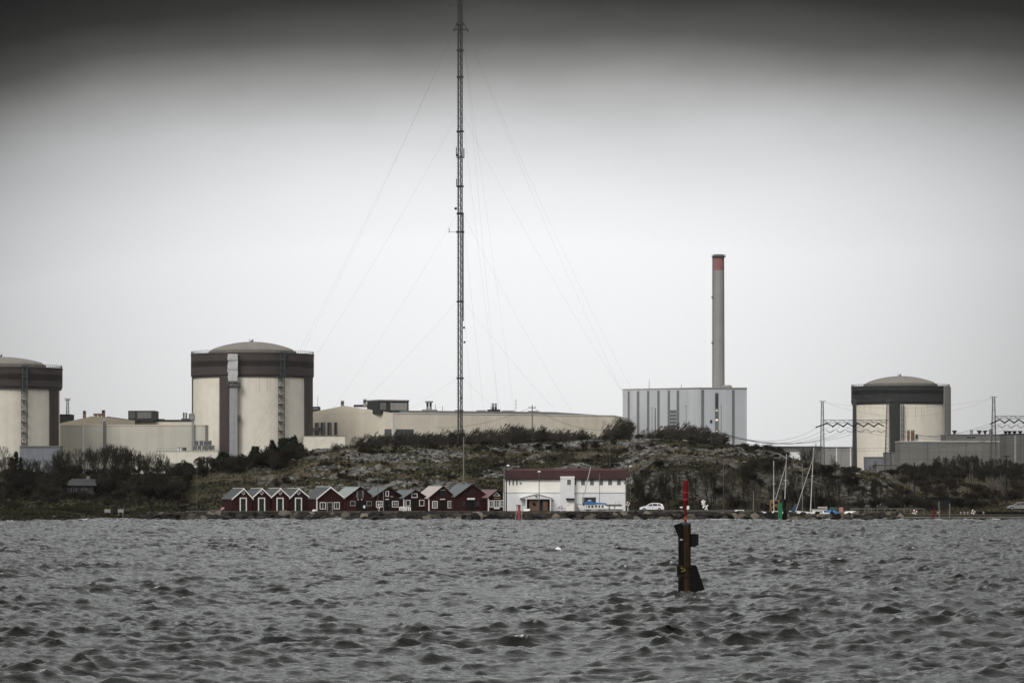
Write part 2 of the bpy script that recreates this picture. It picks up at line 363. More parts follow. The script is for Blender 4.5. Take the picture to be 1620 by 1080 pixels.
def build_ground():
    xs = np.concatenate([np.linspace(-1900, -260, 40), np.linspace(-240, -126, 60), np.arange(-125, 125.1, .5), np.linspace(127, 240, 60), np.linspace(260, 1900, 40)])
    ys = np.concatenate([[-280, 0, 300, 480, 530], np.arange(540, 585, 2.0), np.arange(585, 770, .5), np.arange(772, 900, 4), np.arange(910, 1100, 12), np.linspace(1120, 2500, 40)])
    X, Y = np.meshgrid(xs, ys)
    Z = ground(X, Y)
    P = np.stack([X, Y, Z], -1)
    me = grid_mesh("ground", P, len(ys), len(xs))
    u = X/np.maximum(Y, 300)*F + CX
    gx = np.gradient(Z, axis=1)/np.gradient(X, axis=1); gy = np.gradient(Z, axis=0)/np.gradient(Y, axis=0)
    slope = np.hypot(gx, gy)
    hill = sstep(300, 520, u)*(1-sstep(1385, 1440, u))
    rk = .55*fbm(X/15+2, Y/8+7, 3) + .45*fbm(X/5+12, Y/3+7, 3) + .16*np.clip(slope-.5, -1, 1.2)
    clf = sstep(985, 1050, u)*(1 - sstep(1330, 1410, u))*sstep(634, 637, Y)*(1-sstep(660, 690, Y))
    rock = sstep(.505, .555, rk + .03*clf)*(1-.6*clf)*hill*sstep(630, 640, Y)
    rock = np.maximum(rock, .8*sstep(.52, .6, fbm(X/5+60, Y/3, 3))*(1-sstep(220, 300, u))*(1-sstep(8, 16, Y-np.interp(u, SU, SY))))
    float_attr(me, "rock", rock)
    green = sstep(.38, .62, fbm(X/15+80, Y/12+3, 3))
    green = np.clip(green + .5*(1-sstep(300, 420, u)), 0, 1)*(1-sstep(1390, 1440, u))*(1-.6*clf)
    green = green*np.where(u > 232, sstep(4, 9, Y - np.interp(u, SU, SY)), 1)
    float_attr(me, "green", green)
    straw = sstep(.52, .66, fbm(X/9+120, Y/6+33, 3))*sstep(300, 450, u)
    band = sstep(.46, .62, fbm(X/24+9, Z*.85+3, 3))*sstep(285, 340, u)*(1-sstep(560, 640, u))
    straw = np.maximum(straw, .62*band)*(1-.85*clf)
    straw = np.maximum(straw, sstep(1400, 1450, u)*.5)
    on_bank = sstep(3, 8, Y - np.interp(u, SU, SY))
    straw = straw*np.where(u > 232, on_bank, 1)
    float_attr(me, "straw", straw)
    float_attr(me, "sand", (1-sstep(.3, .75, Z))*(1-sstep(240, 260, u)))
    m, nt, b = new_mat("hill ground"); N = nt.nodes.new; L = nt.links.new
    def attr(n):
        a = N("ShaderNodeAttribute"); a.attribute_name = n; return a.outputs["Fac"]
    def mix(f, a, c):
        x = N("ShaderNodeMix"); x.data_type = 'RGBA'
        L(f, x.inputs[0])
        for i, v in ((6, a), (7, c)):
            if isinstance(v, tuple): x.inputs[i].default_value = v + (1,)
            else: L(v, x.inputs[i])
        return x.outputs[2]
    tc = N("ShaderNodeTexCoord")
    def noise(sc, det=6, st=(1,1,1)):
        mp = N("ShaderNodeMapping"); mp.inputs["Scale"].default_value = st; L(tc.outputs["Object"], mp.inputs[0])
        n = N("ShaderNodeTexNoise"); n.inputs["Scale"].default_value = sc; n.inputs["Detail"].default_value = det; n.inputs["Roughness"].default_value = .7; L(mp.outputs[0], n.inputs["Vector"]); return n.outputs["Fac"]
    def ramp(f, p0, p1):
        r = N("ShaderNodeMapRange"); r.inputs[1].default_value = p0; r.inputs[2].default_value = p1; L(f, r.inputs[0]); return r.outputs[0]
    n1 = noise(.5); n2 = noise(1.6); n3 = noise(.8, 9, (1, .6, 3.2))
    heath = mix(ramp(n1, .35, .65), (.011,.010,.007), (.026,.022,.015))
    grass = mix(ramp(n2, .35, .65), (.018,.018,.0095), (.046,.043,.021))
    strawc = mix(ramp(n2, .35, .65), (.045,.036,.024), (.11,.092,.06))
    rockc = mix(ramp(n3, .42, .66), (.018,.017,.015), (.235,.228,.206))
    def jit(f, amt=.55):
        a = N("ShaderNodeMath"); a.operation = 'MULTIPLY_ADD'; L(n2, a.inputs[0]); a.inputs[1].default_value = amt*2; a.inputs[2].default_value = -amt
        c = N("ShaderNodeMath"); c.operation = 'ADD'; c.use_clamp = True; L(a.outputs[0], c.inputs[0]); L(f, c.inputs[1])
        mlt = N("ShaderNodeMath"); mlt.operation = 'MULTIPLY'; mlt.use_clamp = True; L(c.outputs[0], mlt.inputs[0])
        g = N("ShaderNodeMath"); g.operation = 'MULTIPLY'; g.use_clamp = True; L(f, g.inputs[0]); g.inputs[1].default_value = 4; L(g.outputs[0], mlt.inputs[1])
        return mlt.outputs[0]
    c = mix(jit(attr("green")), heath, grass)
    c = mix(jit(attr("straw")), c, strawc)
    c = mix(jit(attr("rock"), .7), c, rockc)
    c = mix(attr("sand"), c, mix(ramp(n2, .3, .7), (.03,.027,.022), (.13,.12,.10)))
    L(c, b.inputs["Base Color"]); b.inputs["Roughness"].default_value = .9; b.inputs["Specular IOR Level"].default_value = .05
    bp = N("ShaderNodeBump"); bp.inputs["Strength"].default_value = .8; bp.inputs["Distance"].default_value = .35; L(n2, bp.inputs["Height"]); L(bp.outputs[0], b.inputs["Normal"])
    me.materials.append(m)
    o = bpy.data.objects.new("ground", me); COL.objects.link(o); tag(o, kind="structure", label="rocky heath hill and shore behind the water", cat="ground")
build_ground()

# ------------------------------------------------------------------ water
PILE_Y = 7*F/(937-HY)
def build_water():
    rng = np.random.RandomState(11)
    ts = np.concatenate([np.linspace(-1.6, -.26, 40), np.linspace(-.25, .25, 860), np.linspace(.26, 1.6, 40)])
    ys = [-270., -150., -60., 0., 20.]
    y = 40.
    while y < 640:
        ys.append(y); y += (.9 if y < 90 else .18 + (y-90)*.0009)
    ys += [645., 660., 690.]
    ys = np.array(ys)
    T, Y0 = np.meshgrid(ts, ys)
    X0 = T*np.maximum(Y0, 60)
    X = X0.copy(); Y = Y0.copy(); Z = np.zeros_like(X); S = np.zeros_like(X)
    fade = sstep(30, 60, Y0)*(1-sstep(640, 660, Y0))
    gust = .3 + 1.3*fbm(X0/22+5, Y0/36+2, 3)
    gust2 = .2 + 1.45*fbm(X0/9+50, Y0/12+20, 3)
    main = math.radians(-66)
    for i in range(96):
        lam = .62*(8.5/.62)**(rng.rand()**1.15)
        k = 2*math.pi/lam
        th = main + rng.randn()*.6
        kx, ky = k*math.cos(th), k*math.sin(th)
        amp = .0067*lam**1.0*(1.0 if lam > 2.0 else 1.6)
        if lam > 2.6: amp *= .8
        ph = rng.rand()*6.283 + 2.2*fbm(X0/(5*lam)+i*3.1, Y0/(5*lam)+i*1.7, 2)*2
        A = kx*X0 + ky*Y0 + ph
        g = (gust if lam > 2.2 else gust2)*amp*fade
        c = np.cos(A); s_ = np.sin(A)
        Z += g*c; X -= g*.85*math.cos(th)*s_; Y -= g*.85*math.sin(th)*s_
        if lam > 1.6: S += g*k*c*.9
    P = np.stack([X, Y, Z], -1)
    me = grid_mesh("sea", P, len(ys), len(ts))
    rough_patch = fbm(X0/1.3+9, Y0/2.2+4, 4)
    thr = np.quantile(S, .9985)
    foam = sstep(thr, thr*1.22, S + .12*(rough_patch-.5))*sstep(.50, .72, fbm(X0/.22+9, Y0/.35+4, 3))*.8*fade
    # a little surf along the rocks and the beach
    u = X0/np.maximum(Y0, 300)*F + CX
    shore = np.interp(u, SU, SY)
    d = shore - Y0
    surf = sstep(9, 0, d)*sstep(.54, .66, fbm(X0/3+70, Y0/3+8, 3))*(.55+.45*(u < 235))
    dp = np.hypot(X0 - (1086-CX)/F*PILE_Y, (Y0 - PILE_Y)*.6)
    foam = np.maximum(foam, .8*sstep(1.7, .5, dp)*sstep(.40, .62, fbm(X0/.35, Y0/.6, 3)))
    foam = np.clip(np.maximum(foam, surf*.8), 0, 1)
    float_attr(me, "foam", foam)
    m, nt, b = new_mat("choppy grey sea"); N = nt.nodes.new; L = nt.links.new
    tc = N("ShaderNodeTexCoord")
    def noise(sc, det, st):
        mp = N("ShaderNodeMapping"); mp.inputs["Scale"].default_value = st; L(tc.outputs["Object"], mp.inputs[0])
        n = N("ShaderNodeTexNoise"); n.inputs["Scale"].default_value = sc; n.inputs["Detail"].default_value = det; n.inputs["Roughness"].default_value = .6; L(mp.outputs[0], n.inputs["Vector"]); return n.outputs["Fac"]
    a1 = noise(1.9, 6, (.42, 1, 1)); a2 = noise(6, 3, (.8, 1, 1))
    ad = N("ShaderNodeMath"); ad.operation = 'MULTIPLY_ADD'; L(a2, ad.inputs[0]); ad.inputs[1].default_value = .16; L(a1, ad.inputs[2])
    bp = N("ShaderNodeBump"); bp.inputs["Strength"].default_value = .75; bp.inputs["Distance"].default_value = .13; L(ad.outputs[0], bp.inputs["Height"])
    at_ = N("ShaderNodeAttribute"); at_.attribute_name = "foam"
    mx = N("ShaderNodeMix"); mx.data_type = 'RGBA'; L(at_.outputs["Fac"], mx.inputs[0]); mx.inputs[6].default_value = (.0045,.0048,.003,1); mx.inputs[7].default_value = (.75,.75,.73,1)
    L(mx.outputs[2], b.inputs["Base Color"])
    mr = N("ShaderNodeMapRange"); mr.inputs[3].default_value = .10; mr.inputs[4].default_value = .85; L(at_.outputs["Fac"], mr.inputs[0]); L(mr.outputs[0], b.inputs["Roughness"])
    b.inputs["IOR"].default_value = 1.333; b.inputs["Specular IOR Level"].default_value = .37; b.inputs["Specular Tint"].default_value = (1, .985, .925, 1); L(bp.outputs[0], b.inputs["Normal"])
    me.materials.append(m)
    o = bpy.data.objects.new("sea", me); COL.objects.link(o); tag(o, kind="structure", label="choppy grey sea with small whitecaps", cat="sea")
build_water()

# quay surface along the sheds and the road past the car
qp = [at(u, 0, Y)[:2] for u, Y in ((300, 604.6), (600, 604.6), (1000, 604.6), (1190, 604.6))] + [at(u, 0, 636)[:2] for u in (1190, 1000, 300)]
tag(MB().prism_up(qp, 1.0, 1.6).build("quay", M['quay']), kind="structure", label="gravel quay behind the riprap bank", cat="quay")
# ------------------------------------------------------------------ reactors
def window(root, x0, x1, z0, z1, yf, frame, pane, bars=(0, 0), t=.12, name="window", depth=.06):
    """a framed window on a wall whose face is at local y = yf, looking towards -y"""
    w = MB(); d = depth
    w.box(x0-t, x0, yf-d, yf+.02, z0-t, z1+t).box(x1, x1+t, yf-d, yf+.02, z0-t, z1+t)
    w.box(x0, x1, yf-d, yf+.02, z1, z1+t).box(x0, x1, yf-d, yf+.02, z0-t, z0)
    for i in range(bars[0]):
        xc = x0 + (x1-x0)*(i+1)/(bars[0]+1); w.box(xc-.03, xc+.03, yf-d+.01, yf+.01, z0, z1)
    for i in range(bars[1]):
        zc = z0 + (z1-z0)*(i+1)/(bars[1]+1); w.box(x0, x1, yf-d+.015, yf+.01, zc-.03, zc+.03)
    f = w.build(name, frame, root)
    p = MB().box(x0, x1, yf-.02, yf+.03, z0, z1).build("pane", pane, f)
    return f

def lattice_tower(mb, x, y, z0, z1, w0, w1, n, r, diag=True):
    """square lattice: four legs and zigzag bracing"""
    cs = [(-1,-1),(1,-1),(1,1),(-1,1)]
    def P(c, t): 
        w = (w0 + (w1-w0)*t)/2; return (x + c[0]*w, y + c[1]*w, z0 + (z1-z0)*t)
    for c in cs: mb.tube(P(c,0), P(c,1), r, r, 4)
    for i in range(n):
        t0, t1 = i/n, (i+1)/n
        for a in range(4):
            b = (a+1) % 4
            if diag:
                p, q = (cs[a], cs[b]) if i % 2 else (cs[b], cs[a])
                mb.tube(P(p,t0), P(q,t1), r*.65, r*.65, 3)
            mb.tube(P(cs[a],t1), P(cs[b],t1), r*.6, r*.6, 3)
    return mb

def reactor(label, Y, cx, rpx, ytop, yband, ybase, bodypx, dome, band_mat, band_mat2, grooves):
    fr = Fr(cx, ybase, Y); k = fr.k
    t = thing("reactor_building", label, "reactor", fr.loc)
    R, Rb = rpx*k, bodypx*k
    zb, zt = fr.z(yband), fr.z(ytop)
    body = MB().lathe([(Rb, -6), (Rb, zb+.2)], 128).build("wall", M['cream_drip'], t, smooth=True)
    prof = [(R-.35, zb)]
    prof += [(R-.35, zb+.5), (R, zb+.9)]
    for g in grooves:
        zg = fr.z(g); prof += [(R, zg-.35), (R-.5, zg-.25), (R-.5, zg+.25), (R, zg+.35)]
    prof += [(R, zt-.4), (R+.15, zt-.4), (R+.15, zt)]
    band = MB().lathe(prof, 128).build("cladding_band", band_mat, t, smooth=True)
    (ax, ay, ex, ey) = dome                     # apex row, skirt row, half width
    Rd = ex*k; za, ze = fr.z(ay), fr.z(ey)
    h = za - ze - .9; Rs = (Rd*Rd*.93*.93 + h*h)/(2*h)
    prof = [(Rd+.6, zt+.02), (Rd+.6, ze), (Rd, ze+.02), (Rd*.95, ze+.75), (Rd*.93, ze+.9)]
    a0 = math.asin(Rd*.93/Rs)
    for i in range(1, 15):
        a = a0*(1-i/15); prof.append((Rs*math.sin(a), za - Rs*(1-math.cos(a))))
    prof.append((.05, za))
    dm = MB().lathe(prof, 96).build("dome", M['dome'], t, smooth=True)
    rb = MB()
    for i in range(28):
        a = 2*math.pi*i/28
        pts = []
        for j in range(0, 8):
            q = a0*(1-j/8); rr = Rs*math.sin(q); pts.append((rr*math.cos(a), rr*math.sin(a), za - Rs*(1-math.cos(q)) + .04))
        rb.poly(pts, .07, 3)
    rb.build("dome_rib", M['concrete'], dm)
    vb = MB().box(-.9, .3, -.5, .5, za-.3, za+.7).tube((-1.3,0,za-.2), (-1.3,0,za+1.4), .09, .09, 5).tube((.1,0,za+.6), (.1,0,za+1.2), .25, .25, 8)
    vb.build("vent", M['concrete_dark'], dm)
    rl = MB(); n = 104; Rr = R-.15
    for i in range(n):
        a = 2*math.pi*i/n; rl.box(Rr*math.cos(a)-.07, Rr*math.cos(a)+.07, Rr*math.sin(a)-.07, Rr*math.sin(a)+.07, zt, zt+1.15)
    for zz in (zt+.55, zt+1.1):
        for i in range(n):
            a, b = 2*math.pi*i/n, 2*math.pi*(i+1)/n
            rl.tube((Rr*math.cos(a), Rr*math.sin(a), zz), (Rr*math.cos(b), Rr*math.sin(b), zz), .05, .05, 3)
    rl.build("railing", M['steel_dark'], t)
    return t, fr, R, Rb, zt, zb
def ang(fr, px, cx, R): return math.asin(max(-.998, min(.998, (px-cx)*fr.k/R)))

def ladder(t, fr, cx, px, R, z0, z1, w=1.9, mat='steel_dark', net=None):
    a = ang(fr, px, cx, R); sx, cy = math.sin(a), -math.cos(a)
    m = MB(); x, y = (R+1.2)*sx, (R+1.2)*cy
    lattice_tower(m, x, y, z0, z1, w, w, max(6, int((z1-z0)/1.3)), .10)
    n = int((z1-z0)/3.4)
    for i in range(1, n+1):
        z = z0 + (z1-z0)*i/n; m.box(x-w*.62, x+w*.62, y-w*.6, y+w*.62, z-.12, z)
    return m.build("ladder_tower", M[mat], t)

def serrate(t, R, a, z0, z1, mat, side=-1):
    m = MB(); n = int((z1-z0)/1.0); pts = [(a-side*.2/R, z0)]
    for i in range(n):
        z = z0 + (z1-z0)*i/n; h = (z1-z0)/n; pts += [(a, z), (a, z+.35*h), (a+side*.5/R, z+.4*h), (a+side*.5/R, z+.95*h)]
    pts += [(a, z1), (a-side*.2/R, z1)]
    for rr in (R, R+.78): m.v += [(rr*math.sin(q), -rr*math.cos(q), z) for q, z in pts]
    k = len(pts); m.f += [tuple(range(k)), tuple(range(2*k-1, k-1, -1))] + [(i, (i+1) % k, k+(i+1) % k, k+i) for i in range(k)]
    m.build("anchor_bracket", mat, t)

# middle reactor
t, fr, R, Rb, zt, zb = reactor("cream reactor with dark brown band, grey wrapped duct and green ladder top", 1250, 399.5, 97, 561, 599, 716, 94, (399, 541, 67, 556), M['band_brown'], M['band_brown_mid'], (575, 581))
A = lambda p: ang(fr, p, 399.5, Rb)
MB().arc(Rb-.1, Rb+.7, A(357.5), A(372), -6, zb+.1).build("buttress", M['band_brown'], t)
serrate(t, Rb, A(357.5), 0, zb, M['band_brown'])
MB().arc(Rb-.1, Rb+.55, A(484), A(493.3), -6, zb+.1).build("buttress", M['band_brown'], t)
MB().arc(Rb-.1, Rb+.4, A(305.6), A(307.2), -6, zb+.1, 3).build("buttress", M['band_brown'], t)
xs_, xe_ = fr.x(371.5), fr.x(385.5); yc = -math.sqrt(R*R - fr.x(378)**2) - 1.0
sh = MB().box(xs_+.25, xe_-.2, yc-1.7, yc+2.2, -6, fr.z(612)).build("ventilation_shaft", M['shaft'], t)
w = MB(); rg = random.Random(3); n = 9
for j in range(n):
    z0, z1 = fr.z(607) + (fr.z(564)-fr.z(607))*j/n, fr.z(607) + (fr.z(564)-fr.z(607))*(j+1)/n
    w.prism_up([(xs_-.1-rg.random()*.5, yc-1.9-rg.random()*.5), (xe_-.2+rg.random()*.2, yc-1.9-rg.random()*.4), (xe_-.2, yc+2.5), (xs_, yc+2.5)], z0, z1)
w.build("wrapping", M['wrap'], sh)
pl = MB(); zf = fr.z(613)
pl.box(fr.x(368.5), fr.x(389), yc-2.6, yc+1.5, zf-.2, zf)
for px in (368.6, 372, 376, 380, 384, 388.9): pl.tube((fr.x(px), yc-2.5, zf), (fr.x(px), yc-2.5, zf+1.8), .08, .08, 4)
for zz in (.9, 1.75): pl.tube((fr.x(368.6), yc-2.5, zf+zz), (fr.x(388.9), yc-2.5, zf+zz), .07, .07, 4)
pl.box(fr.x(385.3), fr.x(389), yc-2.0, yc, zf, zf+1.3)
pl.build("work_platform", M['steel_dark'], sh)
pl = MB(); zf = fr.z(665); pl.box(fr.x(385), fr.x(388.5), yc-1.5, yc+1, zf, zf+1.6).tube((fr.x(386.5), yc-1, -3), (fr.x(386.5), yc-1, zf), .12, .12, 5)
pl.build("junction_box", M['steel_dark'], sh)
ladder(t, fr, 399.5, 449, Rb, -5, zb-.2, 2.2)
ladder(t, fr, 399.5, 451, R, zb-.2, zt+.6, 1.7, 'teal')

# left reactor
t, fr, R, Rb, zt, zb = reactor("cream reactor with dark brown band beside a grey shed, partly cut off by the edge", 1180, 2, 96, 583, 617, 722, 91.5, (2, 565, 68, 577.5), M['band_brown'], M['band_brown_mid'], (595, 602))
A = lambda p: ang(fr, p, 2, Rb)
MB().arc(Rb-.1, Rb+.4, A(84), A(92.9), -6, zb+.1).build("buttress", M['band_brown'], t)
ladder(t, fr, 2, 49, Rb, 1, zb-.2, 1.9)
ladder(t, fr, 2, 50.5, R, zb-.2, zt+.6, 1.7, 'teal')
# right reactor
t, fr, R, Rb, zt, zb = reactor("cream reactor with near black band and a grey concrete tower on its edge", 1560, 1424.5, 77.5, 612, 640.5, 744, 75.5, (1424, 595, 56, 607.5), M['band_grey'], M['band_grey'], (619.5, 624))
A = lambda p: ang(fr, p, 1424.5, Rb)
MB().arc(Rb-.1, Rb+.7, A(1400), A(1414.5), fr.z(722), zb+.1).build("buttress", M['band_grey'], t)
serrate(t, Rb, A(1400), fr.z(722), zb, M['band_grey'])
MB().arc(Rb-.1, Rb+.5, A(1349.6), A(1352.5), -6, zb+.1, 4).build("buttress", M['band_grey'], t)
MB().arc(R-.6, R+.45, ang(fr,1486.5,1424.5,R), ang(fr,1499,1424.5,R), -4, zt+.1, 8).build("stair_tower", M['concrete'], t)
MB().arc(R-.9, R+.5, ang(fr,1499.3,1424.5,R), ang(fr,1501.9,1424.5,R), -4, zt-.2, 4).build("buttress", M['dark_metal'], t)
m = MB(); a = ang(fr, 1418.5, 1424.5, R)
for i in range(40):
    z = zb+.3 + (zt-zb-1)*(i % 10)/10
ladder(t, fr, 1424.5, 1418, Rb+.6, fr.z(745), zb, 1.2)

# ------------------------------------------------------------------ industrial halls on the left
fr = Fr(63, 742, 1150); X_, Z_ = fr.x, fr.z
t = thing("equipment_shed", "blue grey sheet metal shed below the left reactor", "shed", fr.loc)
MB().box(X_(31.5), X_(94), 0, 9, -4, Z_(707)).build("wall", M['grey_box'], t)
MB().box(X_(31.2), X_(94.3), -.3, 9.2, Z_(707), Z_(705)).build("roof", M['concrete_dark'], t)

fr = Fr(210, 742, 1206); X_, Z_ = fr.x, fr.z
t = thing("annex_building", "long low greyish cream annex between the left and middle reactors", "building", fr.loc)
MB().box(X_(96), X_(324.5), 0, 13, -4, Z_(673)).build("wall", M['cream_grey'], t)
MB().box(X_(95.6), X_(324.9), -.15, 13.2, Z_(673), Z_(671.6)).build("roof", M['cream_plain'], t)
MB().box(X_(131), X_(133), -.35, .1, -3, Z_(673.2)).build("downpipe", M['render_low'], t)
p = MB().box(X_(163.5), X_(167), -1.1, .0, -3, Z_(666)).build("exhaust_duct", M['concrete_dark'], t)
MB().lathe([(.75, Z_(667)), (.75, Z_(664.5)), (.45, Z_(663)), (.05, Z_(662.7))], 14, X_(165.2), -.5).build("cowl", M['shaft'], p)
p = MB().box(X_(303.6), X_(307.5), -1.1, .0, -3, Z_(664)).build("exhaust_duct", M['concrete'], t)
MB().box(X_(300.8), X_(308.5), -1.5, .4, Z_(664), Z_(657)).lathe([(.8, Z_(657)), (.9, Z_(654.5)), (.4, Z_(653))], 12, X_(304.4), -.5).build("cowl", M['concrete'], p)

fr = Fr(200, 742, 1300); X_, Z_ = fr.x, fr.z
t = thing("turbine_hall", "olive brown gabled hall with rusty flues and a dark roof house", "building", fr.loc)
MB().prism([(X_(60), -4), (X_(213.3), -4), (X_(213.3), Z_(665)), (X_(168), Z_(659.5)), (X_(146), Z_(658)), (X_(60), Z_(677))], 0, 30).build("gable_wall", M['brown_gable'], t)
MB().box(X_(213.5), X_(330), 3, 30, -4, Z_(667)).build("wall", M['cream_plain'], t)
MB().prism([(X_(168), Z_(659.3)), (X_(204), Z_(664)), (X_(204), Z_(663)), (X_(168), Z_(658.2))], 1, 29).box(X_(204), X_(330), 4, 29, Z_(666.8), Z_(663.3)).box(X_(246), X_(256), 6, 12, Z_(663.4), Z_(661.8)).build("roof", M['roof_dark'], t)
p = MB().box(X_(202.3), X_(245), 1, 14, Z_(666), Z_(649.3)).build("roof_house", M['dark_metal'], t)
MB().box(X_(217), X_(239), .8, 1.1, Z_(661.5), Z_(651.5)).build("louvre_panel", M['concrete_dark'], p)
MB().box(X_(204), X_(213), .8, 1.1, Z_(661.5), Z_(651.5)).build("louvre_panel", M['steel_dark'], p)
for a, b, c, d, mt in ((129, 133, 662, 649, 'rust_orange'), (159, 163.5, 660, 648, 'rust_orange')):
    p = MB().box(X_(a), X_(b), 4, 6, Z_(c), Z_(d)).build("flue", M[mt], t)
    MB().box(X_(a)+.25, X_(b)-.25, 3.9, 6.1, Z_(d+4.5), Z_(d+1.2)).build("grille", M['black_metal'], p)
MB().box(X_(146), X_(158.5), 3, 6, Z_(656.5), Z_(653.5)).box(X_(148), X_(151), 3.2, 5.5, Z_(658.5), Z_(656)).box(X_(154), X_(157), 3.2, 5.5, Z_(658.5), Z_(656)).build("roof_unit", M['rust_orange'], t)
for px, h in ((287.5, 651.5), (291.5, 652), (297, 653.5)):
    MB().tube((X_(px), 8, Z_(665)), (X_(px), 8, Z_(h)), .38, .38, 8).build("vent_pipe", M['concrete_dark'], t)
MB().box(X_(284), X_(300), 7, 11, Z_(664), Z_(661)).build("roof_unit", M['steel_dark'], t)

fr = Fr(103, 742, 1330); X_, Z_ = fr.x, fr.z
t = thing("plant_house", "blackish block beside the left reactor behind the olive gable", "building", fr.loc)
MB().box(X_(80), X_(111), 0, 12, -4, Z_(655.8)).box(X_(79.5), X_(111.5), -.4, 12.3, Z_(655.8), Z_(655)).build("wall", M['black_metal'], t)
fr = Fr(107, 656, 1338)
t = thing("lattice_mast", "small lattice antenna mast standing on the blackish block", "mast", fr.loc)
m = MB(); lattice_tower(m, 0, 0, -.2, fr.z(630), 1.1, .8, 9, .10); m.build("tower", M['concrete_dark'], t)
MB().tube((-1.1, 0, fr.z(632)), (1.1, 0, fr.z(632)), .15, .15, 5).tube((-1.0,0,fr.z(634)), (-1.0,0,fr.z(629)), .13, .13, 5).tube((1.0,0,fr.z(634)), (1.0,0,fr.z(629)), .13, .13, 5).build("antenna", M['concrete_dark'], t)

# low white wall and cooling units before the middle reactor
fr = Fr(300, 745, 1160); X_, Z_ = fr.x, fr.z
t = thing("retaining_wall", "pale retaining wall below the cooling units at the middle reactor", "wall", fr.loc)
MB().box(X_(247), X_(345), 0, 9, -4, Z_(713.5)).build("wall_face", M['cream'], t)
MB().box(X_(246.8), X_(345.2), -.2, .3, Z_(713.5), Z_(712.6)).build("coping", M['cream_grey'], t)
m = MB()
for i in range(8):
    x = X_(249+i*5); m.tube((x, .5, Z_(713.4)), (x, .5, Z_(708.5)), .06, .06, 4)
m.tube((X_(249), .5, Z_(708.8)), (X_(284), .5, Z_(708.8)), .05, .05, 4); m.build("railing", M['steel'], t)
k_ = 0
for row, (yb_, yt_, pxs) in enumerate(((705.5, 696.5, (310.5, 318, 325, 331.5)), (712.4, 704, (308, 315, 322.5, 330, 336)))):
    for px in pxs:
        fr2 = Fr(px, yb_, 1163 + (0 if row else 2.5))
        t = thing("cooling_unit", "grey louvred cooling unit in the double stack at the middle reactor", "cooling unit", fr2.loc, group="stacked cooling units at the middle reactor")
        h = fr2.z(yt_); w_ = 5.2*fr2.k
        MB().box(-w_/2, w_/2, 0, 2, .25, h).build("casing", M['steel'], t)
        g = MB()
        for i in range(4): g.box(-w_/2+.12+i*w_/4, -w_/2+.12+i*w_/4+.14, -.06, .02, .4, h-.25)
        g.build("grille", M['dark_metal'], t)
        for s_ in (-1, 1): MB().box(s_*(w_/2-.12)-.08, s_*(w_/2-.12)+.08, .2, 1.8, -.35, .25).build("foot", M['dark_metal'], t)
for a, b, mt, lab in ((281, 286.5, 'render_low', "small white cabin on the retaining wall"), (288.5, 294, 'dark_metal', "small dark cabin beside a white one on the retaining wall")):
    fr2 = Fr((a+b)/2, 713, 1164); t = thing("equipment_cabin", lab, "cabin", fr2.loc)
    MB().box(fr2.x(a), fr2.x(b), 0, 2, -.1, fr2.z(708)).build("wall", M[mt], t)
    MB().box(fr2.x(a)-.1, fr2.x(b)+.1, -.15, 2.1, fr2.z(708), fr2.z(707.2)).build("roof", M['concrete_dark'] if mt != 'dark_metal' else M['steel'], t)
    MB().box(fr2.x(a)+.4, fr2.x(a)+.9, -.04, .01, .1, .95).build("door", M['steel_dark'], t)

# ------------------------------------------------------------------ long cream hall in the middle
A_ = at(621, 742, 1262); B_ = at(972, 742, 1310); D_ = at(470, 742, 1300); C_ = (B_[0]+8, B_[1]+60, 0); E_ = (D_[0]+5, D_[1]+55, 0)
o = Vector((A_[0], A_[1], CAMH + (HY-742)/F*1262))
t = thing("turbine_hall", "long cream hall with a dark roof edge behind the hilltop scrub", "building", o)
def loc2(p): return (p[0]-o.x, p[1]-o.y)
zA = CAMH + (HY-652.5)/F*1262 - o.z
def zat(py, Y): return CAMH + (HY-py)/F*Y - o.z
MB().prism_up([loc2(A_), loc2(B_), loc2(C_), loc2(E_), loc2(D_)], -6, zA).build("wall", M['cream_plain'], t)
# gable parapet over the left face
m = MB(); mid = (A_[0] + (D_[0]-A_[0])*.5, A_[1] + (D_[1]-A_[1])*.5)
lm, la, ld = loc2(mid), loc2(A_), loc2(D_)
zm = zat(641.5, mid[1])
vs_ = [(la[0], la[1], zA-.1), (lm[0], lm[1], zm), (ld[0], ld[1], zA-.1)]
m.add(vs_ + [(x+1.5, y+14, z) for x, y, z in vs_], [(0,1,2), (3,5,4), (0,3,4,1), (1,4,5,2), (2,5,3,0)])
m.build("gable_wall", M['cream_plain'], t)
dv = Vector((B_[0]-A_[0], B_[1]-A_[1], 0)).normalized(); nv = Vector((-dv.y, dv.x, 0))
def on(px, off, Y_=None):
    s = ((px-621)/(972-621)); p = Vector(loc2(A_) + (0,)) + Vector((B_[0]-A_[0], B_[1]-A_[1], 0))*s + nv*off
    return p
m = MB()
p1, p2, p3 = on(640, 4), on(880, 4), on(958, 4)
for (q1, q2, h1, h2) in ((p1, p2, 1.05, 1.15), (p2, p3, 1.15, .1)):
    a0, b0 = q1, q2; a1, b1 = q1+nv*30, q2+nv*30
    m.add([tuple(a0)[:2]+(zA-.3,), tuple(b0)[:2]+(zA-.3,), tuple(b1)[:2]+(zA-.3,), tuple(a1)[:2]+(zA-.3,), tuple(a0)[:2]+(zA+h1,), tuple(b0)[:2]+(zA+h2,), tuple(b1)[:2]+(zA+h2,), tuple(a1)[:2]+(zA+h1,)],
          [(0,3,2,1),(4,5,6,7),(0,1,5,4),(1,2,6,5),(2,3,7,6),(3,0,4,7)])
m.build("roof", M['concrete_dark'], t)
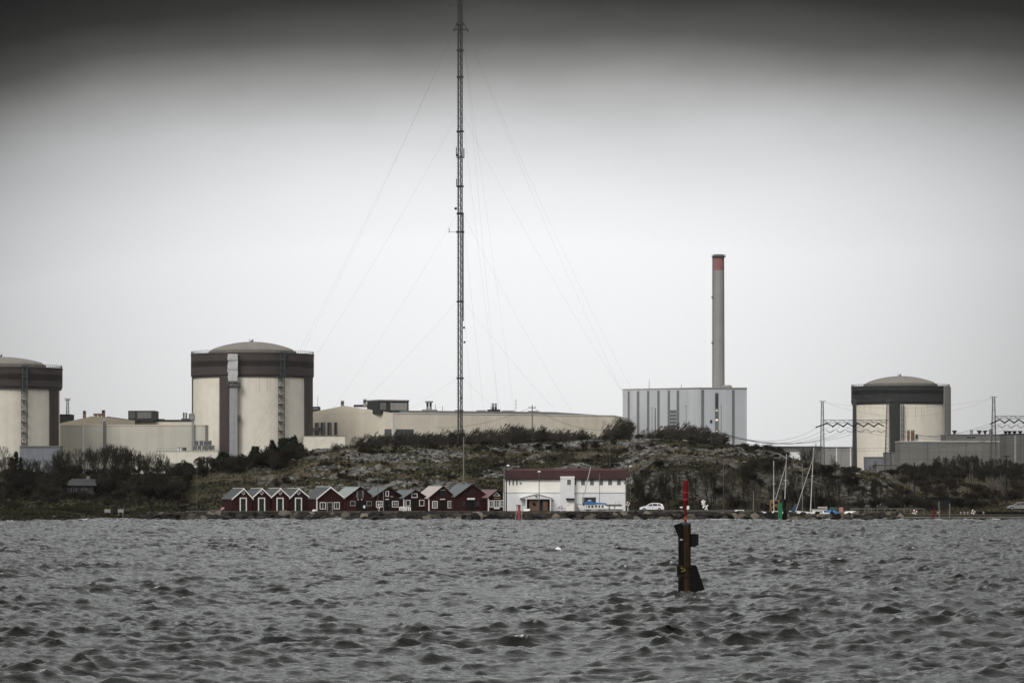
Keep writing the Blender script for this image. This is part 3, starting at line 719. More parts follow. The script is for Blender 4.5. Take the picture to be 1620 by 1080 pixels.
def hallbox(name, mat, px0, px1, off0, off1, z0, z1, parent=None):
    c = [on(px0, off0), on(px1, off0), on(px1, off1), on(px0, off1)]
    return MB().prism_up([(p.x, p.y) for p in c], z0, z1).build(name, M[mat], parent or t)
hallbox("corner_trim", 'roof_white', 620.4, 622.2, -.25, .2, -4, zA+.05)
hallbox("fascia", 'roof_white', 622.3, 971.8, -.2, .15, zA-.28, zA+.04)
rh = hallbox("roof_house", 'dark_metal', 608, 654, 5, 16, zA-.3, zA+5.1)
hallbox("louvre_panel", 'concrete', 626, 651.5, 4.8, 5.1, zA+1.2, zA+4.1, rh)
hallbox("louvre_panel", 'concrete_dark', 610, 619, 4.8, 5.1, zA+1.2, zA+4.1, rh)
hallbox("roof_house_cap", 'concrete_dark', 607.6, 654.4, 4.7, 16.3, zA+4.7, zA+5.3, rh)
for px, cap in ((689.8, 1), (694.6, 1), (792.5, 0), (797, 0)):
    p = on(px, 9); fl = MB().tube((p.x, p.y, zA+.8), (p.x, p.y, zA+4.6), .48, .48, 10).build("flue", M['black_metal' if cap else 'concrete'], t)
    MB().tube((p.x, p.y, zA+1.6), (p.x, p.y, zA+3.0), .52, .52, 10).build("flue_collar", M['concrete' if cap else 'dark_metal'], fl)
hallbox("flue_cap", 'concrete', 687.5, 697, 8, 10, zA+4.5, zA+5.1)
hallbox("flue_base", 'dark_metal', 787, 801, 7, 11, zA+.9, zA+2)
for a, b in ((681, 700), (732, 741), (766, 777), (806, 822), (848, 860)):
    hallbox("skylight", 'concrete', a, b, 6, 9, zA+.9, zA+1.6)
for px, h in ((700.5, 3.6), (787.5, 3.4), (711.5, 3.2)):
    p = on(px, 8); MB().tube((p.x, p.y, zA+.8), (p.x, p.y, zA+h), .1, .1, 5).build("vent_pipe", M['dark_metal'], t)
p = on(831, 10); m = MB().tube((p.x, p.y, zA+.8), (p.x, p.y, zA+6.5), .09, .07, 5)
for zz in (3, 4.4, 5.6): m.tube((p.x-.5, p.y, zA+zz), (p.x+.5, p.y, zA+zz), .06, .06, 4)
m.build("aerial", M['concrete_dark'], t)
for a, b in ((609.5, 620), (626, 652.5)):
    pass
d1 = hallbox("loading_door", 'steel_dark', 626, 653, -.25, .1, zat(692, 1263), zat(678.5, 1263))
for i in range(6): hallbox("door_rib", 'dark_metal', 626.6+i*4.6, 627.3+i*4.6, -.33, -.2, zat(691.5, 1263), zat(679, 1263), d1)
# features on the gable face
ev = Vector((D_[0]-A_[0], D_[1]-A_[1], 0)); en = Vector((ev.y, -ev.x, 0)).normalized()
if en.y > 0: en = -en
def ong(px, off):
    s = (621-px)/(621-470.0); p = Vector(loc2(A_)+(0,)) + ev*s + en*off; return (p.x, p.y)
def gbox(name, mat, px0, px1, off, z0, z1, parent=None):
    return MB().prism_up([ong(px0, -.1), ong(px1, -.1), ong(px1, off), ong(px0, off)], z0, z1).build(name, M[mat], parent or t)
gbox("loading_door", 'steel_dark', 609.5, 619.5, .3, zat(692, 1265), zat(678.5, 1265))
for a, b in ((499.5, 506), (508.7, 515.5), (519.5, 525.5), (530.5, 534.8)):
    lv = gbox("louvre", 'concrete_dark', a, b, .3, zat(688.5, 1295), zat(668.5, 1295))
    gbox("louvre_slat", 'dark_metal', a+1.2, a+2.6, .42, zat(688, 1295), zat(669, 1295), lv)
gbox("vent_box", 'concrete_dark', 494, 508, 1.2, zat(681, 1295), zat(676.5, 1295))
for px, z0, z1, mt in ((526, 648, 633.5, 'rust_grey'), (561.5, 645, 632, 'concrete')):
    x, y = ong(px, -6); mb = MB().box(x-.65, x+.65, y, y+1.6, zat(z0, 1290), zat(z1, 1290)).build("flue", M[mt], t)
    MB().box(x-.45, x+.45, y-.05, y+1, zat(z1+5.5, 1290), zat(z1+2, 1290)).build("grille", M['dark_metal'], mb)
x, y = ong(551, -6); MB().box(x-1.8, x+4.5, y, y+3, zat(644, 1290), zat(640.5, 1290)).build("roof_unit", M['dark_metal'], t)
x, y = ong(570, -6); MB().tube((x, y, zat(646, 1290)), (x, y, zat(636.5, 1290)), .2, .1, 6).build("vent_pipe", M['dark_metal'], t)
fr = Fr(497, 742, 1305)
t = thing("plant_house", "small blackish roof hut with an aerial just right of the middle reactor", "hut", fr.loc)
MB().box(fr.x(488), fr.x(500.5), 20, 28, 0, fr.z(641)).build("wall", M['black_metal'], t)
MB().box(fr.x(489), fr.x(499), 19.9, 20.1, fr.z(646), fr.z(643)).build("window", M['glass_grey'], t)
MB().tube((fr.x(497.5), 22, fr.z(641)), (fr.x(497.5), 22, fr.z(624)), .09, .05, 5).build("aerial", M['dark_metal'], t)
fr = Fr(520, 742, 1235)
t = thing("storage_building", "low white flat building at the foot of the long cream hall", "building", fr.loc)
MB().box(fr.x(480), fr.x(546), 0, 10, -4, fr.z(689.6)).build("wall", M['cream'], t)
MB().box(fr.x(479.7), fr.x(546.3), -.2, 10.2, fr.z(689.6), fr.z(689)).build("roof", M['concrete'], t)

# ------------------------------------------------------------------ grey block and stack
fr = Fr(1105, 742, 1350); X_, Z_ = fr.x, fr.z
t = thing("boiler_block", "tall pale grey block with dark vertical strips under the stack", "building", fr.loc)
Lp = at(985, 742, 1372); Rp = at(1181.5, 742, 1352)
ox, oy = fr.loc[0], fr.loc[1]
foot = [(Lp[0]-ox, Lp[1]-oy), (0, 0), (Rp[0]-ox, Rp[1]-oy), (Rp[0]-ox+3, 48), (Lp[0]-ox+8, 50)]
Zt = Z_(614.5)
MB().prism_up(foot, -6, Zt).build("wall", M['grey_clad'], t)
def faceP(px, off):
    if px < 1105: s = (1105-px)/120.0; b = foot[0]; p = Vector((b[0]*s, b[1]*s, 0)); n_ = Vector((-b[1], b[0], 0)).normalized()
    else: s = (px-1105)/76.5; b = foot[2]; p = Vector((b[0]*s, b[1]*s, 0)); n_ = Vector((b[1], -b[0], 0)).normalized()
    if n_.y > 0: n_ = -n_
    p = p + n_*off; return (p.x, p.y)
def fbox(name, mat, a, b, off, z0, z1, parent=None):
    return MB().prism_up([faceP(a, -.1), faceP(b, -.1), faceP(b, off), faceP(a, off)], z0, z1).build(name, M[mat], parent or t)
cp = [(x*1.004, y-.25 if y < 20 else y) for x, y in foot]
MB().prism_up(cp, Zt, Zt+.5).build("roof_edge", M['concrete'], t)
for a, b in ((993.3, 996.3), (1008, 1011.8), (1024.2, 1027.8), (1040.5, 1044), (1056.8, 1060.3), (1071, 1074.8), (1109.3, 1113.8), (1157.8, 1162.2)):
    fbox("recess_strip", 'grey_recess', a, b, .12, -4, Z_(616.5))
ws = fbox("window_strip", 'concrete_dark', 1131, 1136.6, .15, Z_(692), Z_(621))
fbox("window_pane", 'glass_dark', 1132, 1135.6, .22, Z_(645), Z_(623), ws)
fbox("window_pane", 'glass_grey', 1132, 1135.6, .22, Z_(662), Z_(651), ws)
fbox("lit_window", 'lit', 1132, 1135.6, .22, Z_(649.6), Z_(648.6), ws)
fbox("lit_window", 'lit', 1132, 1135.6, .22, Z_(665.2), Z_(662.8), ws)
fbox("lit_window", 'lit', 1133, 1135.4, .22, Z_(682.6), Z_(681.4), ws)
fbox("window", 'glass_dark', 1123.2, 1126.8, .15, Z_(669), Z_(664))
gp = fbox("glazed_panel", 'glass_grey', 1060.6, 1070.5, .12, Z_(676), Z_(648))
for i in range(1, 5): fbox("mullion", 'grey_clad', 1060.6, 1070.5, .2, Z_(648+i*5.6)-.12, Z_(648+i*5.6)+.12, gp)
MB().lathe([(2.2, Zt+.5), (2.2, Zt+1.4), (1.6, Zt+1.9)], 16, X_(1153), 12).box(X_(1148), X_(1158), 14, 18, Zt+.5, Zt+1.6).build("roof_vent", M['concrete'], t)
for px, h in ((1023.5, 598), (1074.5, 606)):
    x, y = faceP(px, -2); MB().tube((x, y, Zt), (x, y, Z_(h)), .16, .08, 6).build("aerial", M['steel'], t)
fr = Fr(1137, 742, 1378); X_, Z_ = fr.x, fr.z
t = thing("stack", "tall slim grey stack with a faded red band at its top", "stack", fr.loc)
MB().lathe([(2.65, -4), (2.62, Z_(613)), (2.45, Z_(428))], 40).build("shaft", M['stack'], t, smooth=True)
tp = MB().lathe([(2.45, Z_(428)), (2.45, Z_(408))], 40).build("red_band", M['stack_red'], t, smooth=True)
MB().lathe([(2.45, Z_(408)), (2.42, Z_(403)), (1.9, Z_(402.6))], 40).build("rim", M['concrete_dark'], t, smooth=True)
MB().lathe([(2.4, Z_(407.2)), (3.1, Z_(406.8)), (3.1, Z_(406)), (2.4, Z_(405.8))], 28).build("platform", M['steel_dark'], t)
m = MB()
for i in range(20):
    a = 2*math.pi*i/20; m.tube((3.0*math.cos(a), 3.0*math.sin(a), Z_(406)), (3.0*math.cos(a), 3.0*math.sin(a), Z_(402.6)), .05, .05, 4)
m.build("railing", M['steel_dark'], t)
m = MB()
for zz in (470, 542): m.box(-3.2, -2.4, -1.2, .6, Z_(zz+1.4), Z_(zz-1))
m.box(-2.85, -2.5, -.6, -.1, Z_(613), Z_(407)); m.build("ladder", M['concrete_dark'], t)

# ------------------------------------------------------------------ right-hand yard buildings
def simple_block(name, label, px0, px1, ytop, Y, wall, roof, depth=18, ybase=750, roof_t=1.0, cat="building"):
    fr = Fr((px0+px1)/2, ybase, Y); t = thing(name, label, cat, fr.loc)
    MB().box(fr.x(px0), fr.x(px1), 0, depth, -5, fr.z(ytop+roof_t)).build("wall", M[wall], t)
    MB().box(fr.x(px0)-.2, fr.x(px1)+.2, -.3, depth+.2, fr.z(ytop+roof_t), fr.z(ytop)).build("roof", M[roof], t)
    return t, fr
t, fr = simple_block("switchgear_hall", "wide grey green panelled hall with a white roof edge beside the right reactor", 1424.5, 1592, 697.6, 1330, 'panel_green', 'roof_white')
for px in (1466.5, 1528, 1566): MB().box(fr.x(px)-.12, fr.x(px)+.12, -.2, 0, -4, fr.z(699)).build("downpipe", M['steel_dark'], t)
t, fr = simple_block("workshop_hall", "grey hall with funnel roof vents behind the panelled hall", 1497, 1596, 686.5, 1420, 'concrete_dark', 'concrete')
for px, w_ in ((1513, 4.2), (1552.5, 4.4), (1561.5, 3.6)):
    x = fr.x(px); v = MB().lathe([(.45, fr.z(687)), (.5, fr.z(684.5)), (w_*fr.k*.75, fr.z(682)), (w_*fr.k*.98, fr.z(681)), (w_*fr.k*.98, fr.z(680.3))], 16, x, 6).build("roof_vent", M['dark_metal'], t)
MB().box(fr.x(1538), fr.x(1542), 5, 7, fr.z(687), fr.z(679.5)).build("flue", M['concrete'], t)
MB().box(fr.x(1568.5), fr.x(1573.5), 5, 7, fr.z(687), fr.z(678.5)).build("flue", M['concrete_dark'], t)
for a, b in ((1530, 1536), (1538, 1543)): MB().box(fr.x(a), fr.x(b), -.1, .1, fr.z(693), fr.z(690.5)).build("louvre", M['dark_metal'], t)
t, fr = simple_block("machine_hall", "dark grey panelled hall beyond the panelled green hall at the picture edge", 1592.5, 1690, 685.5, 1300, 'panel_dark', 'dark_metal')
MB().box(fr.x(1604.5), fr.x(1607.5), -.3, .1, -4, fr.z(688)).build("downpipe", M['concrete'], t)
for px in (1590+4, 1600, 1608, 1617):
    x = fr.x(px); MB().lathe([(.4, fr.z(686)), (.5, fr.z(684.5)), (.95, fr.z(682.5)), (.95, fr.z(681))], 14, x, 5).build("roof_vent", M['black_metal'], t)
t, fr = simple_block("pump_house", "small blue grey box building in front of the right reactor", 1371, 1401, 722.2, 1450, 'grey_box', 'steel', 12, 755)
t, fr = simple_block("transformer_house", "low dark grey house between lattice pylon and panelled hall", 1402, 1424, 715, 1440, 'concrete_dark', 'concrete_dark', 12, 755)
t, fr = simple_block("perimeter_building", "low grey building under the pylon at the foot of the right reactor", 1384, 1436, 733.5, 1340, 'concrete_dark', 'concrete', 8, 757)
t, fr = simple_block("warehouse", "plain grey warehouse left of the right reactor with pale corner pipes", 1301, 1349, 706.5, 1380, 'concrete', 'concrete_dark', 15, 755)
for px in (1323.5, 1345.5): MB().box(fr.x(px)-.22, fr.x(px)+.22, -.25, 0, -4, fr.z(707.6)).build("downpipe", M['render_low'], t)
t, fr = simple_block("long_shed", "long dark grey roofed shed peeping over the right end of the hill", 1206, 1300.5, 705.5, 1400, 'concrete_dark', 'steel_dark', 15, 755, 2.2)
t, fr = simple_block("white_hut", "small white hut peeping over the right slope of the hill", 1249, 1266, 712.5, 1120, 'render_low', 'steel', 6, 745)
MB().box(fr.x(1253), fr.x(1256), -.06, .01, .5, 2.2).build("door", M['steel_dark'], t)
fr = Fr(1442, 698, 1342)
for a, b, lab in ((1435, 1439.3, "rusty red flue, thinner of the pair on the panelled hall"), (1441, 1446.6, "rusty red flue, thicker of the pair on the panelled hall")):
    t = thing("red_flue", lab, "flue", (fr.loc[0]+fr.x((a+b)/2), fr.Y, fr.loc[2])); r = (b-a)/2*fr.k
    MB().lathe([(r, -.5), (r, fr.z(681.5))], 18).build("pipe", M['rust_orange'], t, smooth=True)
    MB().lathe([(r*1.12, fr.z(681.5)), (r*1.12, fr.z(680)), (r*.7, fr.z(679.7))], 18).build("rim", M['rust_grey'], t)
fr = Fr(1450.5, 698, 1338)
t = thing("equipment_cabin", "small dark roof cabin beside the red flues", "cabin", fr.loc)
MB().box(fr.x(1448), fr.x(1453), 0, 2, -.3, fr.z(687)).build("wall", M['concrete'], t); MB().box(fr.x(1448.9), fr.x(1451.9), -.05, .05, fr.z(694), fr.z(688)).build("louvre", M['black_metal'], t)
# ------------------------------------------------------------------ radio mast on the hill
MY = 742.0
fr = Fr(728, 712, MY)
mz = gz(fr.loc[0], MY) - .3
t = thing("radio_mast", "very tall guyed lattice mast rising from the hilltop out of the picture", "mast", (fr.loc[0], MY, mz))
k = fr.k
def mzp(py): return CAMH + (HY-py)*k - mz
wl = 4.3*k                      # legs on a triangle
legs = [(-wl*.72, -wl*.35), (wl*.72, -wl*.5), (wl*.12, wl*.9)]
ztop = mzp(-34)
for (x, y), r in zip(legs, (.17, .15, .11)):
    MB().tube((x, y, 0), (x, y, ztop), r, r, 8).build("mast_leg", M['mast_steel'], t)
m = MB(); nb = 120
for i in range(nb):
    z0, z1 = ztop*i/nb, ztop*(i+1)/nb
    for a in range(3):
        p, q = legs[a], legs[(a+1) % 3]
        m.tube((p[0], p[1], z1), (q[0], q[1], z1), .045, .045, 3)
        if a != 1 or i % 2:
            if i % 2: p, q = q, p
            m.tube((p[0], p[1], z0), (q[0], q[1], z1), .045, .045, 3)
m.build("lattice", M['mast_steel'], t)
m = MB()
for i in range(int(ztop/.8)):
    m.box(-wl*.72-.42, -wl*.72, -wl*.35-.05, -wl*.35, .6+i*.8, .66+i*.8)
m.build("step_rungs", M['mast_steel'], t)
def ring(py, w, h=.22):
    z = mzp(py); return MB().box(-w, w, -wl*.8, wl*.9, z-h, z+h).build("joint_collar", M['mast_steel'], t)
for py, w in ((38, 1.0), (80, .85), (122, .8), (208, .85), (295, .85), (338, .85), (367, .95), (477, .85), (598, .85)): ring(py, w, .3 if py == 38 else .18)
st = MB(); z = mzp(47); st.box(-1.55, 1.75, -.16, .16, z-.14, z+.14).tube((-1.55,0,z), (-.7,0,z+1.1), .09, .09, 5).tube((1.75,0,z), (.8,0,z+1.3), .09, .09, 5)
st.tube((-1.55,0,z+.05), (-1.45,0,z-.45), .12, .12, 5).tube((1.75,0,z+.05), (1.85,0,z-.55), .14, .14, 5).tube((0,-.3,z), (.2,1.6,z), .12, .12, 5)
st.build("guy_outrigger", M['mast_steel'], t)
ar = MB(); z = mzp(9); ar.tube((.3,0,z), (-2.7,0,z), .06, .06, 5).tube((-2.7,0,z-.2), (-2.7,0,z+1.2), .06, .06, 5).build("antenna_arm", M['mast_steel'], t)
ar = MB(); z = mzp(367); ar.tube((.3,0,z), (-2.6,0,z), .05, .05, 5).tube((-2.6,0,z-.2), (-2.6,0,z+.9), .07, .07, 5).build("antenna_arm", M['mast_steel'], t)
an = MB(); z = mzp(249)
an.box(.75, 1.0, -.2, .1, z-.2, z+2.1).box(-1.0, -.8, -.2, .1, z+.2, z+2.4).box(-.9, -.55, -.8, -.5, z+.2, z+.7).box(.2, .6, -.8, -.5, z-.1, z+.4).box(-.95, .95, -.1, .1, z-.15, z+.05)
an.build("panel_antenna", M['mast_steel'], t)
MB().box(-.95, -.75, -.2, 0, mzp(295), mzp(283)).build("panel_antenna", M['mast_steel'], t)
MB().tube((-1.05,-.2,mzp(330)), (-1.05,.1,mzp(330)), .32, .32, 12).tube((-1.05,0,mzp(330)), (-.4,0,mzp(330)), .05, .05, 4).build("dish", M['mast_steel'], t)
MB().box(.65, .85, -.7, -.55, mzp(508), mzp(340)).build("cable_run", M['black_metal'], t)
for py, x in ((505, .3), (543, 1.0), (631, .3), (520, .9)): MB().box(x-.2, x+.25, -.8, -.5, mzp(py), mzp(py)+.5).build("lamp", M['concrete'] if py == 505 else M['mast_steel'], t)
MB().box(-.9, .9, -.8, .9, -.8, .45).build("footing", M['concrete'], t)
def guy(px0, py0, ax, ay_, adist, sag):
    gx, gy = (ax-CX)/F*adist, adist; gzv = gz(gx, gy) + .2 if ay_ is None else CAMH + (HY-ay_)/F*adist
    p0 = Vector(((px0-728)*k, 0, mzp(py0))); p1 = Vector((gx - fr.loc[0], gy - MY, gzv - mz))
    pts = []
    for i in range(15):
        s = i/14; p = p0.lerp(p1, s); p.z -= sag*4*s*(1-s); pts.append(tuple(p))
    MB().poly(pts, .0095, 4).build("guy_wire", M['wire'], t)
for a in ((718.3,50,372,None,742,3.2), (717.6,50,380,None,760,3.2), (723,184,384,None,742,2.6), (723,338,478,None,742,1.6), (723,477,496,None,742,1.0), (723,598,535,None,742,.6),
          (738.3,52,1042,None,742,3.2), (737.5,52,1030,None,760,3.2), (733,184,1036,None,742,2.6), (733,338,932,None,742,1.6), (733,477,925,None,742,1.0), (733,598,850,None,742,.6),
          (734,52,800,None,846,2.4), (732,184,803,None,846,1.8), (732,52,830,None,860,2.4), (732,338,778,None,800,1.0), (733,477,757,None,790,.6)):
    guy(*a)

# ------------------------------------------------------------------ switchyard portals and lines
def pylon(t, fr, px, ytop, ybase, w0, w1, Y, n, r):
    m = MB(); lattice_tower(m, fr.x(px), 0, fr.z(ybase), fr.z(ytop), w0, w1, n, r); return m.build("pylon", M['steel_dark'], t)
def gantry(label, Y, pylons, beam, x_ins):
    fr = Fr(pylons[0][0], 745, Y); t = thing("line_gantry", label, "gantry", fr.loc)
    for px, yt, w0, w1 in pylons: pylon(t, fr, px, yt, 760, w0, w1, Y, 20, .10)
    for px, yt, w0, w1 in pylons[:1]: MB().tube((fr.x(px)-1.2, 0, fr.z(yt)), (fr.x(px)+1.2, 0, fr.z(yt)), .1, .1, 4).build("peak_bar", M['steel_dark'], t)
    m = MB(); x0, x1 = fr.x(beam[0]), fr.x(beam[1]); z1, z0 = fr.z(beam[2]), fr.z(beam[3]); n = int((x1-x0)/1.6)
    for y in (-.5, .5):
        for z in (z0, z1): m.tube((x0,y,z), (x1,y,z), .09, .09, 4)
    for i in range(n):
        a, b = x0+(x1-x0)*i/n, x0+(x1-x0)*(i+1)/n
        for y in (-.5, .5): m.tube((a,y,z0 if i%2 else z1), (b,y,z1 if i%2 else z0), .065, .065, 3)
    m.build("beam", M['steel_dark'], t)
    for (xa, ya, xb, yb, r) in x_ins:
        MB().tube((fr.x(xa), -.7, fr.z(ya)), (fr.x(xb), -.7, fr.z(yb)), r, r, 6).build("insulator", M['black_metal'], t)
    return t, fr
ins = []
for i in range(6):
    x = 1304 + i*16.2
    ins += [(x-14 if i == 0 else x-4, 676 if i == 0 else 675.5, x+4, 669.5, .27), (x+4, 669.5, x+13, 674, .24)]
    ins += [(x+2, 680, x+9, 684, .1), (x+9, 684, x+16, 680, .1)]
gantry("lattice gantry with zigzag insulators in front of the right reactor", 1150,
       ((1301, 634.5, 1.7, .7), (1352, 632, 1.7, .9), (1405, 632, 2.6, .8)), (1303, 1405, 664.3, 668.3), ins)
ins = []
for i in range(7):
    x = 1576 + i*15
    ins += [(x-10 if i == 0 else x-3, 670.5 if i == 0 else 669.5, x+5, 663.5, .27), (x+5, 663.5, x+13, 668.5, .24), (x+2, 672, x+9, 677, .1), (x+9, 677, x+15, 672, .1)]
gantry("lattice gantry with zigzag insulators at the right picture edge", 1150, ((1572, 627.5, 2.2, .8), (1684, 632, 2.0, .8)), (1574, 1684, 658, 661.8), ins)
def wire_span(a, b, sag, label, r=.04, group="power lines of the switchyard", name="power_line"):
    a, b = Vector(a), Vector(b); pts = []
    for i in range(19):
        s = i/18; p = a.lerp(b, s); p.z -= sag*4*s*(1-s); pts.append(tuple(p - a))
    o = MB().poly(pts, r, 4).build(name, M['cable'], None, a); return tag(o, label, "power line", group)
gl = "thin dark power line sagging from the hill edge to the zigzag gantry"
for i, (py0, px1, py1, sag) in enumerate(((680, 1296, 674, 7.5), (681.5, 1312, 674, 8.5), (683, 1330, 673, 9.0), (684.5, 1346, 674, 8.5), (686.5, 1362, 673, 7.8), (689, 1380, 674, 7.0))):
    a = at(1136 + i*3, py0+2, 760); wire_span(a, at(px1, py1, 1149), sag*.5, gl)
gl = "thin dark power line hanging between the two zigzag gantries"
for px0, px1, sag in ((1330, 1572, 5.0), (1346, 1588, 4.4), (1378, 1592, 5.6), (1395, 1604, 4.8), (1405, 1618, 5.2)):
    wire_span(at(px0, 673, 1151), at(px1, 668, 1151), sag, gl)
gl = "level power line crossing low in front of the right reactor"
for py0, py1, sag in ((702.5, 697.5, 2.0), (704.0, 700.0, 2.4)): wire_span(at(1188, py0, 1100), at(1560, py1, 1100), sag, gl)
gl = "faint power line high in the sky between hill and right edge"
for py0, py1 in ((640, 628), (650, 645)): wire_span(at(1304, 636, 1152), at(1571, 629, 1152), 3.0 if py0 == 640 else 6.0, gl, .02)

# ------------------------------------------------------------------ poles on the hill
def pole(name, label, cat, px, ytop, Y, r0=.14, mat='grey_wood', ybase=None, group=None, sink=.4):
    x = (px-CX)/F*Y; z0 = gz(x, Y) if ybase is None else CAMH+(HY-ybase)/F*Y
    t = thing(name, label, cat, (x, Y, z0), 0, group); h = CAMH + (HY-ytop)/F*Y - z0
    MB().tube((0,0,-sink), (0,0,h), r0, r0*.75, 8).build("post", M[mat], t)
    return t, h
t, h = pole("utility_pole", "wooden pole with short crossarm and wires on the hilltop", "utility pole", 842, 641.5, 752, .17)
MB().box(-.85, .85, -.08, .08, h-.55, h-.4).build("crossarm", M['grey_wood'], t)
m = MB()
for x in (-.75, 0, .75): m.tube((x, 0, h-.4 if x else h), (x, 0, h-.15 if x else h+.25), .07, .07, 6)
m.build("insulator", M['black_metal'], t)
wt = Vector(at(842, 643.5, 752))
wire_span(wt, at(690, 676, 790), 1.4, "overhead wire running left from the hilltop pole", .035, "overhead wires of the hilltop pole", "overhead_wire")
wire_span(wt, at(1000, 672, 800), 3.0, "overhead wire running right from the hilltop pole", .035, "overhead wires of the hilltop pole", "overhead_wire")
t, h = pole("utility_pole", "tall bare wooden pole on the slope in front of the radio mast", "utility pole", 733.5, 691, 668, .16)
t, h = pole("utility_pole", "slim bare pole on the slope above the right end of the white building", "utility pole", 965, 700, 690, .06, 'steel_dark')
t, h = pole("utility_pole", "dark bare pole standing in the hilltop scrub before the grey block", "utility pole", 1036.5, 645, 748, .13, 'steel_dark')
t, h = pole("utility_pole", "slim grey pole before the window strip of the grey block", "utility pole", 1141, 640, 752, .11, 'steel')
for px, yt in ((1031.5, 644), (1085.5, 642)):
    t, h = pole("lamp_mast", "faint slim lamp mast standing before the grey block", "lamp mast", px, yt, 1290, .14, 'steel', 742, "lamp masts before the grey block")
    MB().box(-.6, .6, -.15, .15, h-.2, h).build("lamp_head", M['steel'], t)
def lamp(label, px, ytop, Y, arm=0.0, mat='steel_dark', cat="street lamp", r=.085, ybase=None, head='white_trim'):
    t, h = pole("street_lamp", label, cat, px, ytop, Y, r, mat, ybase)
    if arm: MB().tube((0,0,h-.1), (arm,0,h+.08), .05, .05, 6).build("lamp_arm", M[mat], t)
    MB().lathe([(.06, h+.18), (.3, h+.1), (.32, h-.03), (.2, h-.12)], 10, arm*1.1, 0).build("lamp_head", M[head], t)
    return t, h
lamp("dark lamp post on the grass left of the red sheds", 311.5, 730, 620, r=.06, head='concrete')
lamp("tall slim lamp post standing in front of the double gated porch", 853, 746, 608.6, 0, 'steel_dark', ybase=808)
t, h = pole("flagpole", "bare grey mast pole beside the third shed window", "flagpole", 598, 739, 608, .06, 'steel_dark', 808)
t, h = pole("flagpole", "short bare grey pole beside the flagpole at the sheds", "flagpole", 606.7, 777, 608.2, .07, 'concrete', 808)
t, h = pole("flagpole", "tall dark pipe pole at the left corner of the white building", "flagpole", 801, 737, 609.5, .13, 'dark_metal', 808)
MB().lathe([(.05, h+.3), (.28, h+.2), (.28, h)], 10, .35, 0).build("lamp_head", M['white_trim'], t)
t, h = pole("flagpole", "tall dark pole at the right corner of the white building", "flagpole", 993.5, 735, 609.5, .12, 'dark_metal', 808)
lamp("lamp with white head on the rock slope above the car", 997.3, 737.5, 640, 0, 'steel_dark')
t, h = pole("mooring_pole", "bare grey pole left of the sailing boats", "pole", 1192, 776, 609, .09, 'grey_wood', 808)
t, h = pole("mooring_pole", "tall dark pole behind the right-hand boat mast in the cliff scrub", "pole", 1293, 712+20, 634, .09, 'dark_metal')
t, h = pole("mooring_pole", "slim dark pole in the scrub above the white sign", "pole", 1144.5, 737, 632, .08, 'steel_dark')
t, h = pole("utility_pole", "thick black pole on the brown slope right of the reactor foot", "utility pole", 1446.5, 731, 645, .17, 'black_metal'); MB().tube((0,0,h-.5), (1.4,0,h+.2), .05, .05, 5).box(1.2, 1.7, -.1, .1, h+.1, h+.25).build("lamp_arm", M['steel'], t)
t, h = pole("utility_pole", "thinner dark pole left of the thick black pole", "utility pole", 1438.5, 744, 655, .10, 'black_metal')
t, h = pole("utility_pole", "black pole with wide crossarm near the right edge", "utility pole", 1592.5, 721, 655, .16, 'black_metal'); MB().box(-.7, .7, -.08, .08, h-.15, h+.02).box(-.4, -.05, -.1, .1, h-1.1, h-.95).build("crossarm", M['black_metal'], t)

